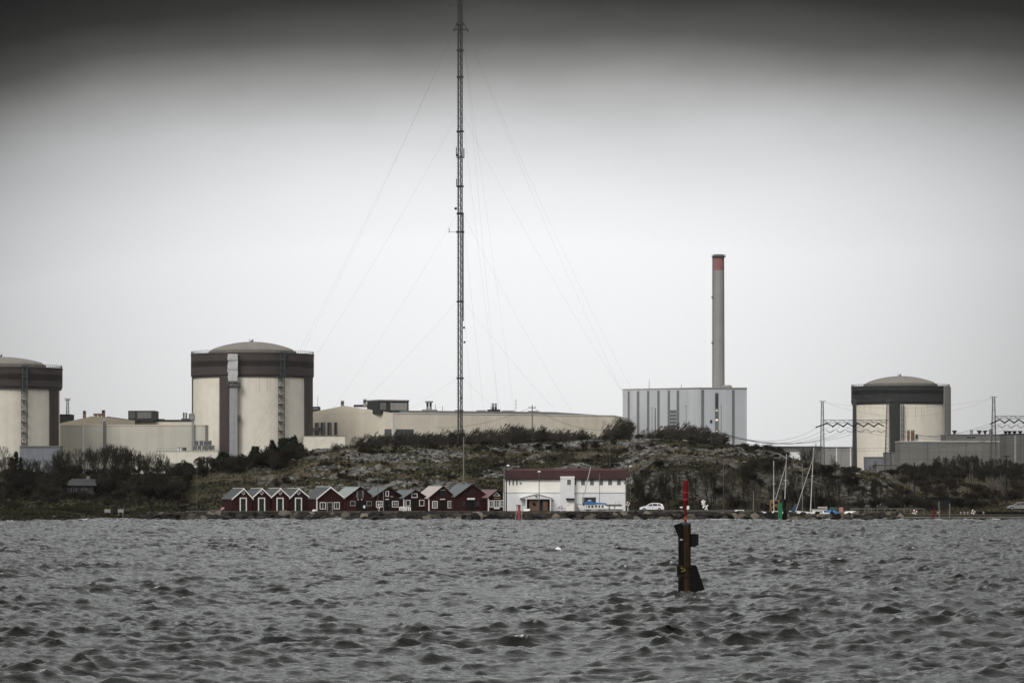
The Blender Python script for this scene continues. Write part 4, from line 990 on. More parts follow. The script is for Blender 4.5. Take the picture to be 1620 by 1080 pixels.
# ------------------------------------------------------------------ red boat sheds
QZ = 1.6
def shed(label, pk, wl_, wr, ypk, yev, back, Y, roof, wall='red_wood', trim='white_trim', features=(), rz_=None, corner=True, group=None, trimw=.16, ybase=806.3, L=8.0):
    k = Y/F; x0 = (pk-CX)*k
    rot = math.asin(min(.5, (back*k + (CX-pk)*k/Y*L)/L)) if rz_ is None else rz_
    t = thing("boat_shed", label, "shed", (x0, Y, QZ), rot, group)
    c = math.cos(rot); xl, xr = -wl_*k/c, wr*k/c
    zt = CAMH + (HY-ypk)*k - QZ; ze = CAMH + (HY-yev)*k - QZ
    sl = (zt-ze)/max(.1, (-xl+xr)/2)
    ov = .18; wall_l, wall_r = xl+ov, xr-ov; tk = .14
    MB().prism([(wall_l, -.3), (wall_r, -.3), (wall_r, ze+sl*ov-tk), (0, zt-tk), (wall_l, ze+sl*ov-tk)], 0, L).build("wall", M[wall], t)
    rf = MB()
    rf.prism([(xl, ze-tk), (0, zt-tk+.002), (0, zt), (xl, ze)], -.28, L+.25).prism([(xr, ze), (0.004, zt), (0.004, zt-tk+.002), (xr, ze-tk)], -.28, L+.25)
    r_ = rf.build("roof", M[roof], t)
    MB().box(-.12, .12, -.29, L+.26, zt-.03, zt+.06).build("ridge_cap", M['white_trim' if trim == 'white_trim' and roof == 'roof_slate' else 'concrete'], r_)
    if trim:
        bt = .26 if trim == 'white_trim' else .16
        b = MB()
        b.prism([(xl-.02, ze-bt), (0, zt-bt), (0, zt+.03), (xl-.02, ze+.03)], -.36, -.285).prism([(xr+.02, ze+.03), (0.002, zt+.03), (0.002, zt-bt), (xr+.02, ze-bt)], -.36, -.285)
        b.build("barge_board", M[trim], t)
    if corner:
        MB().box(wall_l-.03, wall_l+trimw, -.05, .15, -.25, ze).build("corner_board", M['white_trim'], t)
        MB().box(wall_r-trimw, wall_r+.03, -.05, .15, -.25, ze).build("corner_board", M['white_trim'], t)
    for ft in features:
        kind, p0, p1, q0, q1 = ft[:5]
        a, b = (p0-pk)*k/c, (p1-pk)*k/c; zl, zh = CAMH+(HY-q1)*k-QZ, CAMH+(HY-q0)*k-QZ
        if kind == 'door':
            w = .20
            fm = MB().box(a, a+w, -.08, .02, zl, zh).box(b-w, b, -.08, .02, zl, zh).box(a+w, b-w, -.08, .02, zh-w, zh).build("door_frame", M[ft[5]], t)
            d = MB().box(a+w, b-w, -.03, .03, zl, zh-w).build("door", M[ft[6]], fm); MB().box(b-w-.22, b-w-.12, -.09, -.03, (zl+zh)/2-.1, (zl+zh)/2+.05).build("handle", M['steel'], fm)
        elif kind == 'win': window(t, a+.12, b-.12, zl+.12, zh-.12, -.0, M[ft[5]], M['glass_dark'], ft[6] if len(ft) > 6 else (1, 1), .12)
        elif kind == 'hatch':
            MB().box(a, b, -.05, .02, zl, zh).build("hatch", M[ft[5]], t)
        elif kind == 'sign':
            MB().box(a, b, -.10, -.01, zl, zh).build("sign_board", M[ft[5]], t)
        elif kind == 'dia':
            cx_, cz, h = (a+b)/2, (zl+zh)/2, (zh-zl)/2
            o_ = MB().prism([(cx_-h, cz), (cx_, cz-h), (cx_+h, cz), (cx_, cz+h)], -.07, .0).build("gable_window", M['white_trim'], t)
            h *= .6; MB().prism([(cx_-h, cz), (cx_, cz-h), (cx_+h, cz), (cx_, cz+h)], -.09, -.02).build("pane", M['glass_dark'], o_)
        elif kind == 'tri':
            for s_, mt, d in ((1, 'white_trim', -.07), (.62, 'glass_dark', -.10)):
                cx_ = (a+b)/2; hb = (b-a)/2*s_; z_0 = zl + (zh-zl)*(.5-.36*s_); z_1 = z_0 + (zh-zl)*s_*.9
                MB().prism([(cx_-hb, z_0), (cx_+hb, z_0), (cx_, z_1)], d, 0).build("gable_window" if s_ == 1 else "pane", M[mt], t)
    return t
th = math.radians(19.5)
row = [("red shed with white gable trim, leftmost of the row of four", 385.3), ("red shed with white gable trim, second from the left in the row of four", 414.3),
       ("red shed with white gable trim, third from the left in the row of four", 443.5), ("red shed with white gable trim, rightmost of the row of four", 472.6)]
for i, (lab, pk) in enumerate(row):
    Y = 610.5 + i*3.62*math.tan(th)
    shed(lab, pk, 14.9 if i else 18.6, 14.6 if i < 3 else 18.5, 772, 786 if i in (1, 2) else (788.8 if i == 0 else 787.6), 17, Y, 'roof_slate', 'red_wood_dark' if i % 2 else 'red_wood', 'white_trim',
         (('door', pk-6, pk+4.9, 786.7, 808, 'white_trim', 'door_dark'), ('dia', pk-4, pk+3.4, 775.8, 782.6)), th, corner=False, group="row of four white trimmed red sheds")
shed("red shed with white corner boards, two windows and a pale framed door", 522.6, 22.5, 23.5, 769.5, 788.5, 21, 611.3, 'roof_slate', 'red_wood', 'white_trim',
     (('win', 506.2, 515.6, 793.8, 805, 'white_trim', (1, 0)), ('win', 528, 537, 793.8, 805, 'white_trim', (1, 0)), ('door', 517, 526.5, 793.5, 808, 'concrete', 'door_dark')))
shed("red shed with grey green roof and loft hatch above a dark opening", 569.6, 23.5, 23, 769.3, 787.5, 22, 612.4, 'roof_green', 'red_wood', 'red_wood_dark',
     (('win', 554.2, 562.4, 792, 800, 'concrete', (0, 0)), ('win', 579.5, 587.8, 792, 800, 'concrete', (0, 0)), ('hatch', 563.8, 579.2, 793, 808, 'door_opening_black'),  # large black sheet is the open doorway, its inner shade put into the colour
      ('hatch', 566.2, 574.6, 775.2, 786.5, 'glass_dark'), ('sign', 563.6, 566.2, 775.2, 786.8, 'grey_wood'), ('sign', 572.6, 575.2, 775.2, 786.8, 'grey_wood'),
      ('sign', 565.8, 566.9, 788.3, 790.6, 'white_trim'), ('sign', 571.4, 572.6, 788.3, 790.6, 'white_trim')), corner=False)
shed("red shed with grey roof, narrow gable window and two wide white windows", 614.3, 23.5, 24, 769.6, 785.8, 22, 613.2, 'roof_grey', 'red_wood_dark', 'red_wood_dark',
     (('win', 595.2, 605.2, 792, 802, 'white_trim', (2, 1)), ('win', 620, 630, 792, 802, 'white_trim', (2, 1)), ('win', 610, 615.2, 776, 785, 'white_trim', (0, 0)),
      ('door', 607, 617.5, 789.8, 808, 'red_wood_dark', 'door_opening_black'), ('sign', 609.8, 615, 788.7, 790, 'white_trim'), ('sign', 617.8, 621.5, 784.2, 786.2, 'concrete')), corner=False)
shed("smallish dark red shed with a square white gable window", 656.6, 19, 20.5, 774.3, 787.5, 25, 613.0, 'roof_teal', 'red_wood_dark', 'red_wood_dark',
     (('win', 642, 649.3, 790.3, 800.2, 'white_trim', (0, 0)), ('win', 663, 671, 790.3, 800.2, 'white_trim', (0, 0)), ('win', 651, 660.3, 780, 787, 'white_trim', (0, 0)), ('hatch', 652, 660, 789, 806, 'door_opening_black')), trimw=.13)
shed("red shed with pale pinkish roof and two multi-paned windows", 700.6, 23.5, 21, 768, 787.5, 21.5, 612.8, 'roof_pale', 'red_wood', 'red_wood_dark',
     (('win', 683.9, 692.2, 792, 803.4, 'white_trim', (1, 2)), ('win', 708, 716, 792, 803.4, 'white_trim', (1, 2)), ('hatch', 695.6, 704.3, 792, 806, 'door_opening_black'), ('hatch', 696, 703.5, 776.5, 785.5, 'black_metal'),
      ('sign', 696, 704, 788.6, 789.9, 'white_trim'), ('sign', 696.2, 704.2, 774.1, 775.2, 'concrete')), trimw=.13)
shed("plain brighter red shed with blue grey roof and a white sign over its door", 746, 26, 26.5, 765.4, 785, 23, 612.6, 'roof_teal', pm('red painted boards', (.085,.022,.020), .85, .2, .8, stretch=(5,5,.6)) and 'red_wood', 'red_wood_dark',
     (('hatch', 739, 750.5, 790, 806.5, 'door_opening_black'), ('sign', 739, 751, 787.2, 790, 'white_trim'), ('hatch', 742.5, 749, 775.2, 782.2, 'black_metal'), ('win', 729.5, 737, 791.5, 801.5, 'red_wood_dark', (0, 2)), ('win', 752.4, 760, 791.5, 801.5, 'red_wood', (0, 0))), corner=False)
shed("smallest red shed with white glazed porch and triangular gable window", 786.3, 15, 17, 774.2, 786.5, 23, 612.2, 'roof_plum', 'red_wood_dark', 'red_wood_dark',
     (('tri', 779.5, 791.5, 778, 785.2), ('sign', 781, 790.5, 786.8, 788.2, 'yellow_wood'), ('win', 774.2, 780.3, 790.8, 802, 'white_trim', (1, 0)), ('win', 781.2, 790, 790.8, 801.8, 'white_trim', (1, 2)), ('win', 790.9, 797, 790.8, 801.5, 'white_trim', (1, 1)),
      ('sign', 781.2, 790, 802.2, 804.5, 'white_trim')), trimw=.13, L=6)
# ------------------------------------------------------------------ white harbour building
WY = 612.0
fr = Fr(890, 808, WY); X_, Z_ = fr.x, fr.z
t = thing("harbour_building", "long white building with dark red roof behind the blue roofed boat", "building", (fr.loc[0], WY, QZ))
dz = QZ - fr.loc[2]
def Zq(py): return Z_(py) - dz
MB().box(X_(796.5), X_(990), .02, 15, Zq(779), Zq(757.5)).build("upper_wall", M['render_white'], t)
MB().box(X_(796), X_(990.4), 0, 15, -.4, Zq(779)+.0).build("lower_wall", M['render_low'], t)
MB().box(X_(796), X_(990.4), -.06, .02, Zq(779.4), Zq(778.7)).build("ledge", M['concrete'], t)
MB().prism_up([(X_(798.5), -.25), (X_(990.6), -.25), (X_(990.6), 15.3), (X_(798.5), 15.3)], Zq(757.6), Zq(743.8)).build("roof", M['roof_red'], t)
MB().prism([(X_(799.5), Zq(743.9)), (X_(990), Zq(743.9)), (X_(990), Zq(741.5)), (X_(930), Zq(739.8)), (X_(830), Zq(740.7)), (X_(799.5), Zq(743))], 1.5, 14).build("roof_top", M['roof_red_top'], t)
MB().box(X_(914), X_(919), 3, 4.5, Zq(741), Zq(737)).build("roof_vent", M['black_metal'], t)
tw = MB().box(X_(886.5), X_(908.5), -1.3, .0, -.3, Zq(756)).build("stair_tower", M['render_low'], t)
MB().box(X_(886.1), X_(908.9), -1.4, .1, Zq(756), Zq(753.2)).build("tower_parapet", M['render_white'], tw)
window(tw, X_(897), X_(903), Zq(766.5), Zq(758.2), -1.3, M['render_white'], M['glass_grey'], (0, 0), .1)
for a, b in ((805, 807), (810.8, 813), (816.7, 818.8), (888.5-1.2, 886.3), (909.4, 911.7), (919.2, 925.5), (933.4, 939.6), (947.7, 954), (962, 968.2), (976.2, 982.2)):
    if a > b: continue
    window(t, X_(a), X_(b), Zq(767), Zq(758.3), .02, M['render_white'], M['glass_grey' if a > 915 else 'glass_dark'], (0, 0), .1)
MB().box(X_(895.2), X_(909), -2.1, -1.3, Zq(789.6), Zq(787.6)).build("door_canopy", M['black_metal'], tw)
dr = MB().box(X_(896.5), X_(907.5), -1.36, -1.3, 0, Zq(790.5)).build("door", M['render_white'], tw); MB().box(X_(898), X_(898.8), -1.45, -1.36, 1.0, 1.2).build("handle", M['dark_metal'], dr)
po = MB().prism([(X_(831.5), 0), (X_(833.3), 0), (X_(833.3), Zq(789)), (X_(869.8), Zq(789)), (X_(869.8), 0), (X_(871.5), 0), (X_(871.5), Zq(787)), (X_(849.5), Zq(781.3)), (X_(824), Zq(787.3)), (X_(824), Zq(788.4)), (X_(831.5), Zq(788.4))], -1.6, -.0).build("porch", M['render_low'], t)
MB().prism([(X_(822), Zq(787.7)), (X_(849.5), Zq(781)), (X_(873), Zq(787)), (X_(873), Zq(786.4)), (X_(849.5), Zq(780.2)), (X_(836), Zq(783)), (X_(822), Zq(787))], -1.8, .0).build("porch_roof", M['white_trim'], po)
MB().box(X_(833.4), X_(869.7), -.9, -.02, 0, Zq(789.1)).build("porch_shade", M['black_metal'], po)  # solid black block paints the shade inside the porch opening
g1 = MB().box(X_(837.5), X_(852.5), -1.1, -.92, 0.05, Zq(789.6)).build("gate", M['brown_door'], po); MB().prism([(X_(842), Zq(794)), (X_(846.5), Zq(794)), (X_(848.5), Zq(798.5)), (X_(845), Zq(800)), (X_(841.5), Zq(797.5))], -1.16, -1.1).build("hole", M['black_metal'], g1)
MB().box(X_(858.5), X_(866.5), -1.1, -.92, 0.05, Zq(791.5)).build("gate", M['brown_door'], po)
MB().lathe([(.05, Zq(785.3)), (.22, Zq(785)), (.22, Zq(784)), (.05, Zq(783.7))], 10, X_(848.4), -1.7).build("lamp", M['dark_metal'], po)
MB().box(X_(921.5), X_(942.6), -.06, .05, 0, Zq(786.5)).build("garage_door", M['glass_dark'], t)
MB().box(X_(921), X_(943), -.12, .03, Zq(786.5), Zq(786)).build("door_lintel", M['concrete'], t)
MB().prism([(X_(872.8), Zq(792.2)), (X_(877.3), Zq(792.2)), (X_(874.6), Zq(789.2))], -.06, 0).build("wall_sign", M['steel_dark'], t)
m = MB()
for i in range(6): x = X_(912.3+i*1.5); m.box(x-.03, x+.03, -.5, -.42, 0, 1.35)
for zz in (.5, 1.3): m.box(X_(912), X_(920), -.52, -.4, zz-.04, zz+.04)
m.build("railing", M['concrete'], t)
MB().box(X_(798), X_(990.8), -.42, -.26, Zq(758.3), Zq(757.2)).build("gutter", M['black_metal'], t)
for px in (797.5, 990): MB().tube((X_(px), -.12, 0), (X_(px), -.12, Zq(758)), .09, .09, 6).build("downpipe", M['concrete_dark'], t)
for px, py in ((823.6, 763.3), (988.3, 763)): MB().box(X_(px)-.15, X_(px)+.15, -.2, .02, Zq(py+1), Zq(py-.6)).build("lamp", M['dark_metal'], t)

# small grey house and marks on the left shore
Y = 668.0; fr = Fr(125, 768, Y); gz0 = gz(fr.loc[0], Y); k = fr.k
t = thing("grey_house", "small grey house with dark slate roof among the bare trees", "house", (fr.loc[0], Y, gz0))
zq = lambda py: CAMH + (HY-py)*k - gz0
w_ = 20*k; zr, zv = zq(757), zq(767)
MB().box(-w_, w_+.4, 0, 6, -1, zv).build("wall", M['dark_metal'], t)
rf = MB().add([(-w_-.6,-.6,zv-.1), (w_+1.1,-.6,zv-.1), (w_+1.1,6.6,zv-.1), (-w_-.6,6.6,zv-.1), (-w_+.7,3,zr), (w_+.3,3,zr)], [(0,1,5,4), (2,3,4,5), (1,2,5), (3,0,4), (3,2,1,0)]).build("roof", M['dark_metal'], t)
MB().box(1.2, 1.9, 2.6, 3.3, zr-.5, zr+.6).build("chimney", M['concrete_dark'], rf)
for a in (-1.6, .7): window(t, a, a+.9, zv-1.5, zv-.5, 0, M['concrete_dark'], M['glass_dark'], (1, 0), .08)
for i, (px, lab) in enumerate(((170, "white board sign on posts on the grassy shore, left of a pair"), (191, "white board sign on posts on the grassy shore, right of a pair"))):
    Y = 622; x = (px-CX)/F*Y; z = gz(x, Y); t = thing("shore_sign", lab, "sign", (x, Y, z)); k = Y/F
    zt = CAMH + (HY-805)*k - z
    MB().box(-4.6*k, 4.6*k, -.05, .05, zt-.65, zt).build("board", M['concrete'], t)
    for s in (-1, 1): MB().box(s*3.2*k-.06, s*3.2*k+.06, .0, .12, -.4, zt-.02).build("post", M['grey_wood'], t)
# ------------------------------------------------------------------ boats, car and small things on the quay
def hull_mesh(L, beam, h, sheer=.25, bow=1.0, n=14, keel=.5):
    """bow towards -x, deck closed; z = 0 at the keel"""
    m = MB(); rings = []
    for i in range(n+1):
        s = i/n; x = -L/2 + L*s
        b = beam/2*min(1, (math.sin(min(1, s*1.55)*math.pi/2))**.8)*(1-.14*max(0, s-.7)/.3) + .02
        zs = h + sheer*(1-s)**2*2.2; zk = 0 + (keel*.9)*(1-min(1, s*3.2))**2
        xo = -bow*.35*(1-s)**3
        rings.append([(x+xo*1.0, -b, zs), (x+xo*.8, -b*.92, zk+(zs-zk)*.55), (x, -b*.55, zk+(zs-zk)*.12), (x, 0, zk), (x, b*.55, zk+(zs-zk)*.12), (x+xo*.8, b*.92, zk+(zs-zk)*.55), (x+xo, b, zs)])
    for r in rings: m.v.extend(r)
    k = 7
    for i in range(n):
        for j in range(k-1): m.f.append((i*k+j, (i+1)*k+j, (i+1)*k+j+1, i*k+j+1))
        m.f.append((i*k+6, (i+1)*k+6, (i+1)*k, i*k))
    m.f.append(tuple(range(k))); m.f.append(tuple(range(n*k+k-1, n*k-1, -1)))
    return m
# blue roofed cabin boat before the white building
fr = Fr(952, 812, 607.4); X_, Z_ = fr.x, fr.z
t = thing("cabin_boat", "white cabin boat with blue roof and rows of windows before the white building", "boat", fr.loc)
hl = hull_mesh(8.3, 2.5, Z_(804.3), .35, 1.2).build("hull", M['gelcoat'], t, smooth=True)
MB().box(-3.4, 3.9, -1.27, -1.2, Z_(805.9), Z_(805.2)).build("rubbing_strake", M['dark_metal'], hl)
cb = MB().prism([(X_(926), Z_(805)), (X_(984), Z_(805)), (X_(984), Z_(798.2)), (X_(924.5), Z_(797.6))], -.95, .95).build("cabin", M['gelcoat'], t)
for a, b in ((927, 928.6), (930, 933.4), (935, 938.8), (940.5, 944.6), (946.2, 949.4), (951.2, 954.8), (962.5, 965)):
    w = MB().box(X_(a)-.04, X_(b)+.04, -.985, -.94, Z_(802.9), Z_(798.6)).build("window", M['white_trim'], cb)
    MB().box(X_(a)+.03, X_(b)-.03, -1.0, -.95, Z_(802.6), Z_(798.9)).build("pane", M['glass_dark'], w)
MB().prism([(X_(923), Z_(797.3)), (X_(959), Z_(797.3)), (X_(959), Z_(795.4)), (X_(938), Z_(794.2)), (X_(935.5), Z_(791.3)), (X_(929), Z_(791.5)), (X_(926), Z_(794.2))], -1.1, 1.1).build("roof_cover", M['blue_tarp'], t)
MB().box(X_(930.5), X_(934.5), -1.13, -1.05, Z_(791.9), Z_(790.4)).build("cover_patch", M['white_trim'], t)
MB().box(X_(958), X_(983), -1.2, 1.2, Z_(798.5), Z_(797.4)).build("aft_canopy", M['steel_dark'], t)
for px in (973, 978.5): MB().tube((X_(px), -.8, Z_(797.4)), (X_(px+1), -.8, Z_(793)), .03, .03, 4).build("aerial", M['steel'], t)
MB().tube((X_(923.5), -.1, Z_(795)), (X_(923.5), -.1, Z_(781)), .06, .05, 6).tube((X_(922.3), -.1, Z_(780.5)), (X_(924.5), -.1, Z_(780.5)), .12, .12, 6).tube((X_(924.5), -.1, Z_(781)), (X_(934.5), -.1, Z_(738)), .10, .07, 8).build("derrick", M['rope_white'], t)
MB().tube((X_(948.5), .2, Z_(797)), (X_(948.5), .2, Z_(748.5)), .075, .04, 6).build("mast", M['steel'], t)
# jetty ladder in front
fr = Fr(966, 822, 601.5); X_, Z_ = fr.x, fr.z
t = thing("landing_ladder", "pale slanting ladder frame down the riprap in front of the cabin boat", "ladder", fr.loc)
for a, b in ((960, 962.5), (970, 973.5)): MB().tube((X_(a), 0, -.6), (X_(b), 2.0, Z_(803)), .07, .07, 6).build("side_rail", M['concrete'], t)
m = MB()
for i in range(6): s = .12 + i*.15; m.tube((X_(960)+s*.3, s*2, s*Z_(803)), (X_(970)+s*.42, s*2, s*Z_(803)), .035, .035, 4)
m.build("rungs", M['concrete_dark'], t)
MB().tube((X_(964.5), 2.2, Z_(808)), (X_(964.5), 2.2, Z_(798)), .12, .12, 6).tube((X_(973), 2.2, Z_(808)), (X_(973), 2.2, Z_(798)), .12, .12, 6).build("post", M['grey_wood'], t)

# sailing boats laid up behind the riprap
def yacht(label, px0, px1, pyb, pyd, Y, mast=None, boom=None, cover=None, flip=False):
    fr = Fr((px0+px1)/2, pyb, Y); t = thing("sailing_boat", label, "boat", fr.loc, math.pi if flip else 0, "sailing boats behind the riprap")
    L = (px1-px0)*fr.k; h = fr.z(pyd); s_ = -1 if flip else 1
    hl = hull_mesh(L, L*.28, h, .18, .8).build("hull", M['gelcoat'], t, smooth=True)
    MB().prism([(-L*.12, h), (L*.25, h), (L*.22, h+.42), (-L*.04, h+.42), (-L*.10, h+.2)], -L*.08, L*.08).build("coachroof", M['gelcoat'], t)
    MB().prism([(-L*.03, h+.12), (L*.2, h+.12), (L*.19, h+.32), (-L*.0, h+.32)], -L*.083, L*.083).build("cabin_window", M['glass_dark'], t)
    if mast:
        (xb, yb), (xt, yt) = mast; b = (s_*fr.x(xb), 0, fr.z(yb)); tp = (s_*fr.x(xt), 0, fr.z(yt))
        ms = MB().tube(b, tp, .09, .06, 8).build("mast", M['alu'], t)
        q = .55; mm = [b[i]+(tp[i]-b[i])*q for i in range(3)]; m = MB().tube((mm[0], -.55, mm[2]), (mm[0], .55, mm[2]), .04, .04, 5).tube((mm[0]-.35, 0, mm[2]), (mm[0]+.35, 0, mm[2]), .04, .04, 5); m.build("spreader", M['alu'], ms)
        m = MB()
        for ex, ey in ((-L*.5, 0), (L*.48, 0)): m.tube(tp, (ex, ey, h), .018, .018, 3)
        for ey in (-L*.13, L*.13): m.poly([tp, (mm[0], ey*.6, mm[2]), (0, ey, h)], .016, 3)
        m.build("rigging", M['wire'], t)
    if boom:
        (xb, yb), (xt, yt) = boom; MB().tube((s_*fr.x(xb), -.1, fr.z(yb)), (s_*fr.x(xt), -.1, fr.z(yt)), .055, .04, 6).build("boom", M['alu'], t)
    if cover:
        a, b, q0, q1, mt = cover; xa, xb = sorted((s_*fr.x(a), s_*fr.x(b))); n_ = 5
        MB().prism([(xa, fr.z(q1)), (xb, fr.z(q1)), (xb-.3, fr.z((q0+q1)/2)), ((xa+xb)/2+.4, fr.z(q0)), (xa+.5, fr.z((q0*2+q1)/3))], -L*.14, L*.14).build("cover", M[mt], t)
    return t
yacht("white sailing boat with the left, shortest pale mast near the yellow trestle", 1206, 1243, 822.5, 811.5, 608.0, ((1224.3, 809), (1224, 729)))
yacht("white sailing boat with pale mast and slanting spar next to the green mark", 1232, 1270, 822.5, 811, 611.5, ((1241, 810), (1244.3, 718)), ((1227, 790), (1243, 735)), (1251, 1262, 797, 810, 'navy'))
yacht("white sailing boat with the tallest mast and a long slanting boom beside blue tarpaulin", 1262, 1318, 822.5, 810.8, 607.0, ((1282.2, 808), (1287.2, 707.5)), ((1258.5, 809), (1284.8, 728.5)), flip=False)
yacht("low white boat hull with no mast below the blue tarpaulin", 1296, 1342, 822.5, 815.8, 604.8, None, flip=True)
t, h = pole("mooring_pole", "dark bare mast-like pole between two pale boat masts", "pole", 1269.5, 736, 612.5, .09, 'grey_wood', 808)
for a, b, c, d, Y, mt, lab, nm in ((1303, 1327, 806.6, 817.5, 608.6, 'blue_tarp', "bright blue tarpaulin covering a heap beside the white boats", "tarpaulin_heap"), (1311, 1327, 801.5, 806.8, 609.5, 'green_dark', "dark green tarpaulin covered heap above the blue one", "tarpaulin_heap")):
    fr = Fr((a+b)/2, d, Y); x0, x1, h = fr.x(a), fr.x(b), fr.z(c); rg = random.Random(int(a)); m = MB(); n = 9
    for i in range(n+1):
        x = x0+(x1-x0)*i/n; e = math.sin(math.pi*min(max(i/n, .06), .94))**.3; hh = h*e*(.86+.2*rg.random()); w_ = .9*e
        m.v += [(x, -w_, 0), (x, -w_*.85, hh*.7), (x, -w_*.3, hh), (x, w_*.3, hh*.97), (x, w_*.85, hh*.68), (x, w_, 0)]
    for i in range(n):
        for j in range(5): m.f.append((i*6+j, (i+1)*6+j, (i+1)*6+j+1, i*6+j+1))
    m.f += [tuple(range(6)), tuple(range(n*6+5, n*6-1, -1))]
    tag(m.build(nm, M[mt], None, fr.loc, smooth=False), lab, "tarpaulin")
fr = Fr(1296, 806, 610); t = thing("timber_stack", "pale timber planks stacked above the sailing boats and the blue heap", "timber", fr.loc)
for a, b, c, d in ((1284, 1309, 807.2, 805), (1294, 1309, 803.6, 801.2)): MB().box(fr.x(a), fr.x(b), 0, .8, fr.z(c), fr.z(d)).build("plank", M['rope_white'], t)
MB().box(fr.x(1286), fr.x(1287.5), .1, .6, -.9, fr.z(807.2)).box(fr.x(1306), fr.x(1307.5), .1, .6, -.9, fr.z(803.6)).build("bearer", M['grey_wood'], t)
fr = Fr(1331, 811, 608); t = thing("advert_panel", "faded pink panel on legs right of the tarpaulins", "panel", fr.loc)
MB().box(fr.x(1327.5), fr.x(1334), 0, .1, fr.z(810), fr.z(802)).build("board", M['pink'], t); MB().box(fr.x(1328), fr.x(1328.8), .1, .2, -.5, fr.z(802)).box(fr.x(1332.8), fr.x(1333.6), .1, .2, -.5, fr.z(802)).build("post", M['grey_wood'], t)
fr = Fr(1345, 808, 612); t = thing("dinghy", "small upturned white dinghy lying on the quay right of the pink panel", "dinghy", (fr.loc[0], 612, 1.1), 0)
o_ = hull_mesh(2.2, 1.0, .35, .08, .25, 14, .12); o_.v = [(x, y, .45-z) for x, y, z in o_.v]; o_.build("hull", M['gelcoat'], t, smooth=True)
MB().box(-.7, .7, -.03, .03, .43, .5).build("keel", M['grey_wood'], t)
# yellow trestle
fr = Fr(1226, 809, 610.5); t = thing("boat_trestle", "yellowed timber trestle frame behind the shortest mast", "trestle", fr.loc)
m = MB(); P_ = lambda a, b: (fr.x(a), 0, fr.z(b))
for a, b, c, d in ((1218.5, 791.8, 1233, 791.5), (1218.5, 792, 1220.5, 809), (1220, 793, 1232, 803), (1220.5, 803, 1230.5, 797), (1232.5, 792, 1231, 809)): m.tube(P_(a, b), P_(c, d), .09, .09, 4)
m.build("frame", M['yellow_wood'], t); MB().tube((fr.x(1219), 1.2, 0), (fr.x(1218.8), 0, fr.z(792)), .08, .08, 4).tube((fr.x(1232), 1.2, 0), (fr.x(1232.5), 0, fr.z(792)), .08, .08, 4).build("brace", M['yellow_wood'], t)
# green mark with dark dolphin post
fr = Fr(1233.5, 824, 594); t = thing("green_mark", "green starboard mark board standing in the water before the sailing boats", "navigation mark", fr.loc)
MB().prism([(fr.x(1231), fr.z(825)), (fr.x(1236.8), fr.z(825)), (fr.x(1237.8), fr.z(806)), (fr.x(1236.6), fr.z(793.5)), (fr.x(1234.5), fr.z(796)), (fr.x(1231), fr.z(797))], -.25, .25).build("board", M['green_paint'], t)
MB().tube((0, .4, -2.5), (0, .4, fr.z(796)), .14, .14, 8).build("post", M['green_paint'], t)
fr = Fr(1241.5, 824, 595); t = thing("mooring_dolphin", "black leaning timber dolphin beside the green mark", "dolphin", fr.loc)
for a, b, c in ((1240.5, 1241.5, 789), (1246, 1242.8, 806), (1238.2, 1241, 808)): MB().tube((fr.x(a), 0 if a < 1245 else -.5, -2), (fr.x(b), 0, fr.z(c)), .28, .22, 8).build("pile", M['pile_black'], t)
MB().box(fr.x(1239.7), fr.x(1243.4), -.3, .3, fr.z(807), fr.z(805)).build("crosspiece", M['timber'], t)
# red pole mark with two pale stakes
fr = Fr(821.2, 825, 588); t = thing("red_mark", "red round pole mark in the water in front of the white building", "navigation mark", fr.loc)
MB().lathe([(.29, -2.5), (.29, fr.z(800.5))], 16).build("post", M['red_pole'], t, smooth=True)
MB().lathe([(.3, fr.z(800.5)), (.3, fr.z(798.5)), (.1, fr.z(798.1))], 16).build("cap", M['dark_metal'], t, smooth=True)
for a, b, y0, lab in ((815, 817.6, 822, "pale leaning stake left of the red pole mark"), (824.6, 826.4, 822, "pale leaning stake right of the red pole mark")):
    f2 = Fr(a, y0, 597.5); t = thing("stake", lab, "stake", f2.loc, 0, None)
    MB().tube((0,0,-1.2), (f2.x(b), 1.0, f2.z(798)), .075, .055, 7).build("pole", M['concrete'], t); MB().tube((f2.x(b)-.1, .95, f2.z(799.5)), (f2.x(b)+.12, 1.0, f2.z(798)), .1, .1, 7).build("tip", M['grey_wood'], t)
fr = Fr(1476, 823, 596); t = thing("red_mark", "thin leaning red lattice spar in the water by the right-hand jetty", "navigation mark", fr.loc)
MB().tube((0, 0, -2), (fr.x(1477.5), 0, fr.z(803)), .10, .10, 8).build("post", M['red_paint'], t)
m = MB()
for z in (807, 812, 816): m.tube((fr.x(1475), 0, fr.z(z+2.2)), (fr.x(1479), 0, fr.z(z-2.2)), .12, .12, 6)
m.build("cross_slats", M['red_paint'], t)
# lifebuoys
def buoy(label, px, py, Y, pyb, r=.42):
    fr = Fr(px, pyb, Y); t = thing("lifebuoy_stand", label, "lifebuoy", fr.loc, 0, None); zc = fr.z(py)
    MB().box(-.06, .06, .06, .18, -.3, zc+.55).build("post", M['white_trim'], t)
    n, q = 24, 8
    for half, mt, nm in ((0, 'white_trim', "ring"), (1, 'red_paint', "ring_stripe")):
        m = MB()
        for i in range(n):
            if ((i//3) % 2) != half: continue
            a, b = 2*math.pi*i/n, 2*math.pi*(i+1)/n
            m.tube((r*.75*math.cos(a), -.02, zc+r*.75*math.sin(a)), (r*.75*math.cos(b), -.02, zc+r*.75*math.sin(b)), r*.27, r*.27, q)
        m.build(nm, M[mt], t)
buoy("red and white lifebuoy on a post right of the white building", 993.3, 797, 608.5, 808)
buoy("red and white lifebuoy on a post before the third shed's window", 599.5, 801.5, 608, 808, .40)
buoy("red and white lifebuoy on the low quay near the thick black pole", 1447, 810, 606, 818, .5)
